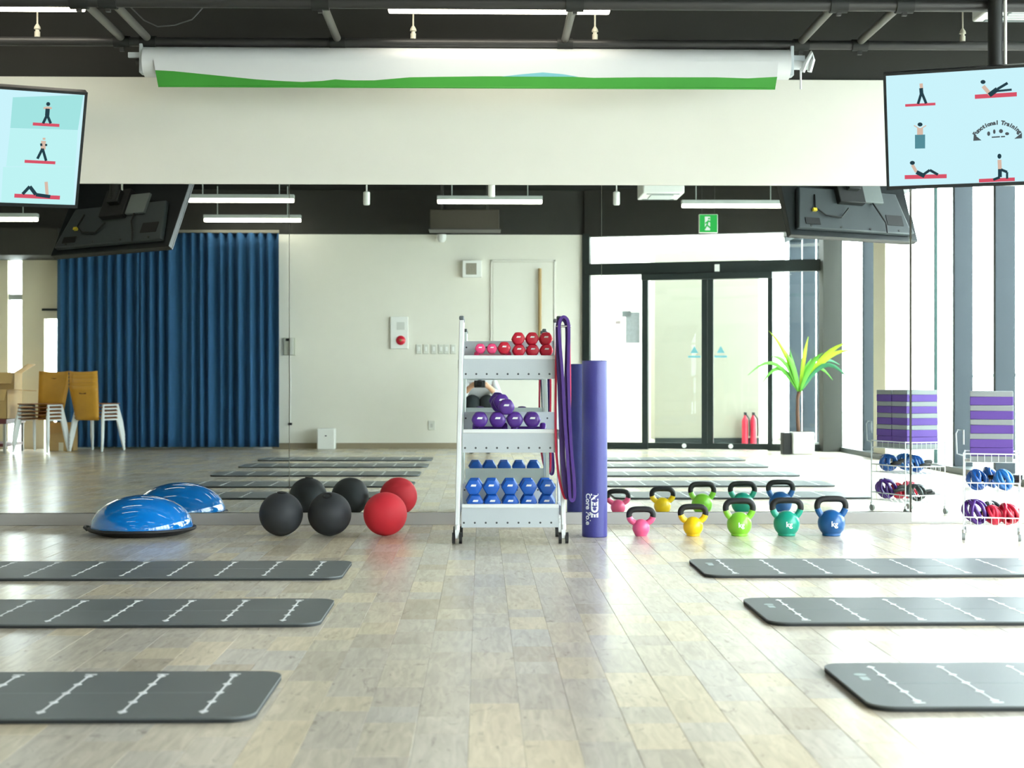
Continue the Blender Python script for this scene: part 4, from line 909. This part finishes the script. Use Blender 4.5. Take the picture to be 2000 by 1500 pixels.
# ------------------------------------------------------------------ stacked chairs and boxes (seen in the mirror)
PLY = M('honey_plywood', (206, 152, 52), 0.4, var=0.12, scale=10); PLYE = M('plywood_edge', (146, 92, 48), 0.5, var=0.2, scale=30)
def chair_proto():
    t = thing('stacking_chair', 'x', 'chair')
    MB().box(-0.2, 0.2, -0.2, 0.2, 0.418, 0.43).build('seat', PLYE, t, bevel=0.004)
    n = 8; vs = []; fs = []
    for i in range(n + 1):
        u = i / n; z = 0.40 + 0.42 * u; y = -0.205 - 0.09 * u
        w = 0.165 + 0.04 * u
        for k in range(7): s = -1 + 2 * k / 6; vs.append((s * w, y - 0.03 * (1 - s * s), z + (0.012 * s * s if i == n else 0)))
    for i in range(n):
        for k in range(6): fs.append((i * 7 + k, i * 7 + k + 1, (i + 1) * 7 + k + 1, (i + 1) * 7 + k))
    mb = MB(); mb._add(vs, fs); bk = mb.build('backrest', PLY, t, smooth=60, solid=0.009)
    MB().box(-0.05, 0.05, -0.311, -0.3015, 0.725, 0.743).build('hand_slot', M('slot_brown', (108, 70, 30), 0.6), bk)
    for sx in (-1, 1):
        MB().tube([(sx * 0.19, 0.15, 0.412), (sx * 0.215, 0.2, 0.2), (sx * 0.235, 0.24, 0.012)], [0.016, 0.024, 0.014], 10).build('leg', WMET, t)
        MB().tube([(sx * 0.19, -0.15, 0.412), (sx * 0.215, -0.2, 0.2), (sx * 0.235, -0.24, 0.012)], [0.016, 0.02, 0.014], 10).build('leg', WMET, t)
        MB().cyl((sx * 0.19, -0.16, 0.405), (sx * 0.19, 0.16, 0.405), 0.011, 10).build('seat_rail', WMET, t)
    return t
proto = chair_proto()
xa = ry_(80, 880, -9.44).x; xb = ry_(190, 880, -9.72).x
for k in range(5):
    w = ('lowest', 'second lowest', 'middle', 'second highest', 'topmost')[k]
    dup(proto, (xa, -9.44, 0.045 * k), 0.26, 'honey plywood stacking chair nearer the cardboard boxes, %s of its stack' % w, 'stacked plywood chairs')
    lab = 'honey plywood stacking chair beside the blue curtain, %s of its stack' % w
    if k < 4: dup(proto, (xb, -9.72, 0.045 * k), math.pi + 0.35, lab, 'stacked plywood chairs')
    else:
        proto.location = (xb, -9.72, 0.045 * k); proto.rotation_euler = (0, 0, math.pi + 0.35); proto['label'] = lab; proto['group'] = 'stacked plywood chairs'
CARD = M('cardboard', (190, 158, 104), 0.8, var=0.08, scale=12)
bxx = ry_(28, 800, -9.55).x
bt = thing('low_bench', 'dark red low bench carrying the open cardboard boxes', 'bench', (bxx - 0.28, -9.62, 0))
MRN = M('maroon_wood', (96, 44, 50), 0.5, var=0.1)
B('bench_top', MRN, bt, -0.4, 0.28, -0.38, 0.38, 0.36, 0.42, bevel=0.004); B('lower_shelf', MRN, bt, -0.38, 0.26, -0.36, 0.36, 0.08, 0.12)
for sx in (-0.37, 0.25):
    for sy in (-0.35, 0.35): B('leg', M('bench_grey_leg', (150, 150, 146), 0.5), bt, sx - 0.015, sx + 0.015, sy - 0.015, sy + 0.015, 0.0, 0.36)
def carton(loc, w, d, h, label, flaps, rz=0.0):
    t = thing('cardboard_box', label, 'box', loc, rz, 'cardboard boxes')
    mb = MB(); mb.box(-w / 2, w / 2, -d / 2, -d / 2 + 0.005, 0, h); mb.box(-w / 2, w / 2, d / 2 - 0.005, d / 2, 0, h); mb.box(-w / 2, -w / 2 + 0.005, -d / 2, d / 2, 0, h); mb.box(w / 2 - 0.005, w / 2, -d / 2, d / 2, 0, h); mb.box(-w / 2, w / 2, -d / 2, d / 2, 0, 0.005)
    mb.build('carton', CARD, t)
    for s, ang, hh in flaps:                       # x-side flaps, angle above horizontal
        a = math.radians(ang); x = s * w / 2
        f = MB(); f.prism([(x, h), (x + s * hh * math.cos(a), h + hh * math.sin(a)), (x + s * hh * math.cos(a), h + hh * math.sin(a) + 0.005), (x, h + 0.005)], -d / 2, d / 2); f.build('flap', CARD, t)
    f = MB(); f.at(Matrix.Translation((0, d / 2, h)) @ Matrix.Rotation(math.radians(-50), 4, 'X')).box(-w / 2, w / 2, 0, 0.18, 0, 0.005); f.build('flap', CARD, t)
    B('tape', M('pale_tape', (220, 214, 190), 0.4), t, -0.03, 0.03, d / 2, d / 2 + 0.001, 0.0, h * 0.3)
    return t
carton((bxx - 0.24, -9.80, 0.4205), 0.42, 0.32, 0.57, 'tall open cardboard box at the back of the dark red bench', ((1, 32, 0.2), (-1, 40, 0.2)))
carton((bxx - 0.20, -9.42, 0.4205), 0.40, 0.30, 0.36, 'shorter open cardboard box with splayed flap at the front of the bench', ((1, -4, 0.27), (-1, 30, 0.2)))
carton((xa + 0.12, -10.0, 0.0), 0.30, 0.22, 0.36, 'low cardboard box on the floor behind the chair legs', ((1, 60, 0.09), (-1, 60, 0.09)))

# ------------------------------------------------------------------ photographer crouching behind the camera, seen in the mirror
PX, PYY = -0.02, -9.16
pp = thing('person', 'person crouching with a camera, white shirt and dark trousers, seen in the mirror', 'person', (PX, PYY, 0))
def skin(name, mat, verts, edges, radii, parent, sub=2):
    me = bpy.data.meshes.new(name); me.from_pydata(verts, edges, []); me.update(); me.materials.append(mat)
    o = bpy.data.objects.new(name, me); COL.objects.link(o); o.parent = parent
    d = o.modifiers.new('skin', 'SKIN'); d.use_smooth_shade = True
    if not me.skin_vertices: me.skin_vertices.new()
    sv = me.skin_vertices[0].data
    for i, r in enumerate(radii): sv[i].radius = (r, r) if not isinstance(r, tuple) else r; sv[i].use_root = (i == 0)
    s = o.modifiers.new('sub', 'SUBSURF'); s.levels = sub; s.render_levels = sub
    return o
SK = M('skin_tone', (214, 168, 138), 0.5, var=0.04); SHIRT = M('white_shirt', (216, 220, 224), 0.8, var=0.04); TRO = M('dark_trousers', (34, 42, 46), 0.85, var=0.15); HAIR = M('dark_hair', (34, 28, 26), 0.6); SHOE = M('dark_shoes', (40, 40, 42), 0.6)
# +y points to the mirror
V = [(0, -0.30, 0.34), (0, -0.30, 0.48), (0, -0.24, 0.66), (0, -0.18, 0.82), (0, -0.14, 0.92), (0, -0.10, 0.99), (0, -0.075, 1.07), (0, -0.08, 1.14)]
Ed = [(i, i + 1) for i in range(7)]; Rd = [0.13, 0.125, 0.13, 0.12, 0.055, 0.052, 0.088, 0.07]
def add(v, r, fr): V.append(v); Rd.append(r); Ed.append((fr, len(V) - 1)); return len(V) - 1
for s in (-1, 1):
    a = add((s * 0.17, -0.17, 0.86), 0.056, 3); a = add((s * 0.225, -0.04, 0.70), 0.044, a); a = add((s * 0.13, 0.06, 0.80), 0.034, a); a = add((s * 0.085, 0.085, 0.835), 0.028, a)
    h = a
    for k, (fx, fz) in enumerate(((0.072, 0.865), (0.06, 0.86), (0.055, 0.845), (0.055, 0.83))):
        b = add((s * (fx + 0.012), 0.105, fz), 0.0095, h); add((s * (fx - 0.012), 0.118, fz + 0.004), 0.0085, b)
    b = add((s * 0.062, 0.075, 0.815), 0.010, h); add((s * 0.04, 0.08, 0.812), 0.009, b)
    a = add((s * 0.10, -0.26, 0.32), 0.095, 0); a = add((s * 0.088, 0.0, 0.685), 0.068, a); a = add((s * 0.10, -0.03, 0.34), 0.052, a); a = add((s * 0.10, -0.06, 0.10), 0.038, a); add((s * 0.11, 0.05, 0.045), 0.034, a)
body = skin('body', SK, V, Ed, Rd, pp)
tv_ = [(0, -0.30, 0.34), (0, -0.29, 0.46)]; te = [(0, 1)]; trd = [0.145, 0.14]
for s in (-1, 1):
    n = len(tv_); tv_ += [(s * 0.10, -0.26, 0.32), (s * 0.095, -0.13, 0.52), (s * 0.088, 0.005, 0.69), (s * 0.10, -0.025, 0.34), (s * 0.10, -0.06, 0.11)]
    te += [(0, n), (n, n + 1), (n + 1, n + 2), (n + 2, n + 3), (n + 3, n + 4)]; trd += [0.108, 0.102, 0.098, 0.078, 0.062]
skin('trousers', TRO, tv_, te, trd, pp)
sv_ = [(0, -0.29, 0.45), (0, -0.24, 0.66), (0, -0.18, 0.82), (0, -0.15, 0.89)]; se = [(0, 1), (1, 2), (2, 3)]; sr = [0.14, 0.148, 0.135, 0.07]
for s in (-1, 1):
    n = len(sv_); sv_ += [(s * 0.17, -0.17, 0.86), (s * 0.225, -0.04, 0.70), (s * 0.155, 0.03, 0.775)]; se += [(2, n), (n, n + 1), (n + 1, n + 2)]; sr += [0.072, 0.058, 0.048]
skin('shirt', SHIRT, sv_, se, sr, pp)
MB().ball((0, -0.095, 1.105), 0.105, 24, (0.92, 1.0, 1.02)).build('hair', HAIR, pp)
fc = MB(); fc.ball((0, -0.045, 1.085), 0.078, 20, (0.9, 0.9, 1.15)); fc.ball((0, 0.03, 1.075), 0.013, 10, (0.8, 1.2, 1.4)); fc.ball((-0.085, -0.07, 1.08), 0.02, 10, (0.5, 0.8, 1.3)); fc.ball((0.085, -0.07, 1.08), 0.02, 10, (0.5, 0.8, 1.3))
f_ = fc.build('face', SK, pp, smooth=80)
for s in (-1, 1): MB().ball((s * 0.03, 0.018, 1.095), 0.009, 10).build('eye', RUB, f_)
MB().ball((0, 0.024, 1.045), 0.016, 10, (1.3, 0.4, 0.3)).build('mouth', M('lip', (176, 100, 96), 0.5), f_)
for s in (-1, 1): MB().ball((s * 0.105, 0.02, 0.04), 0.055, 16, (0.85, 2.3, 0.72)).build('shoe', SHOE, pp)
cmr = thing('photo_camera', 'black camera held up by the crouching person in the mirror', 'camera', (PX, PYY + 0.115, 0.85))
MB().box(-0.068, 0.068, -0.035, 0.03, -0.045, 0.045).build('camera_body', RUB, cmr, bevel=0.008); MB().box(-0.025, 0.025, -0.03, 0.025, 0.045, 0.07).build('viewfinder', RUB, cmr, bevel=0.006)
MB().at(Matrix.Rotation(-math.pi / 2, 4, 'X')).lathe([(0.034, 0.03), (0.036, 0.06), (0.036, 0.085), (0.03, 0.09), (0.026, 0.082), (0, 0.08)], 24).build('lens', M('lens_black', (16, 18, 22), 0.15), cmr)
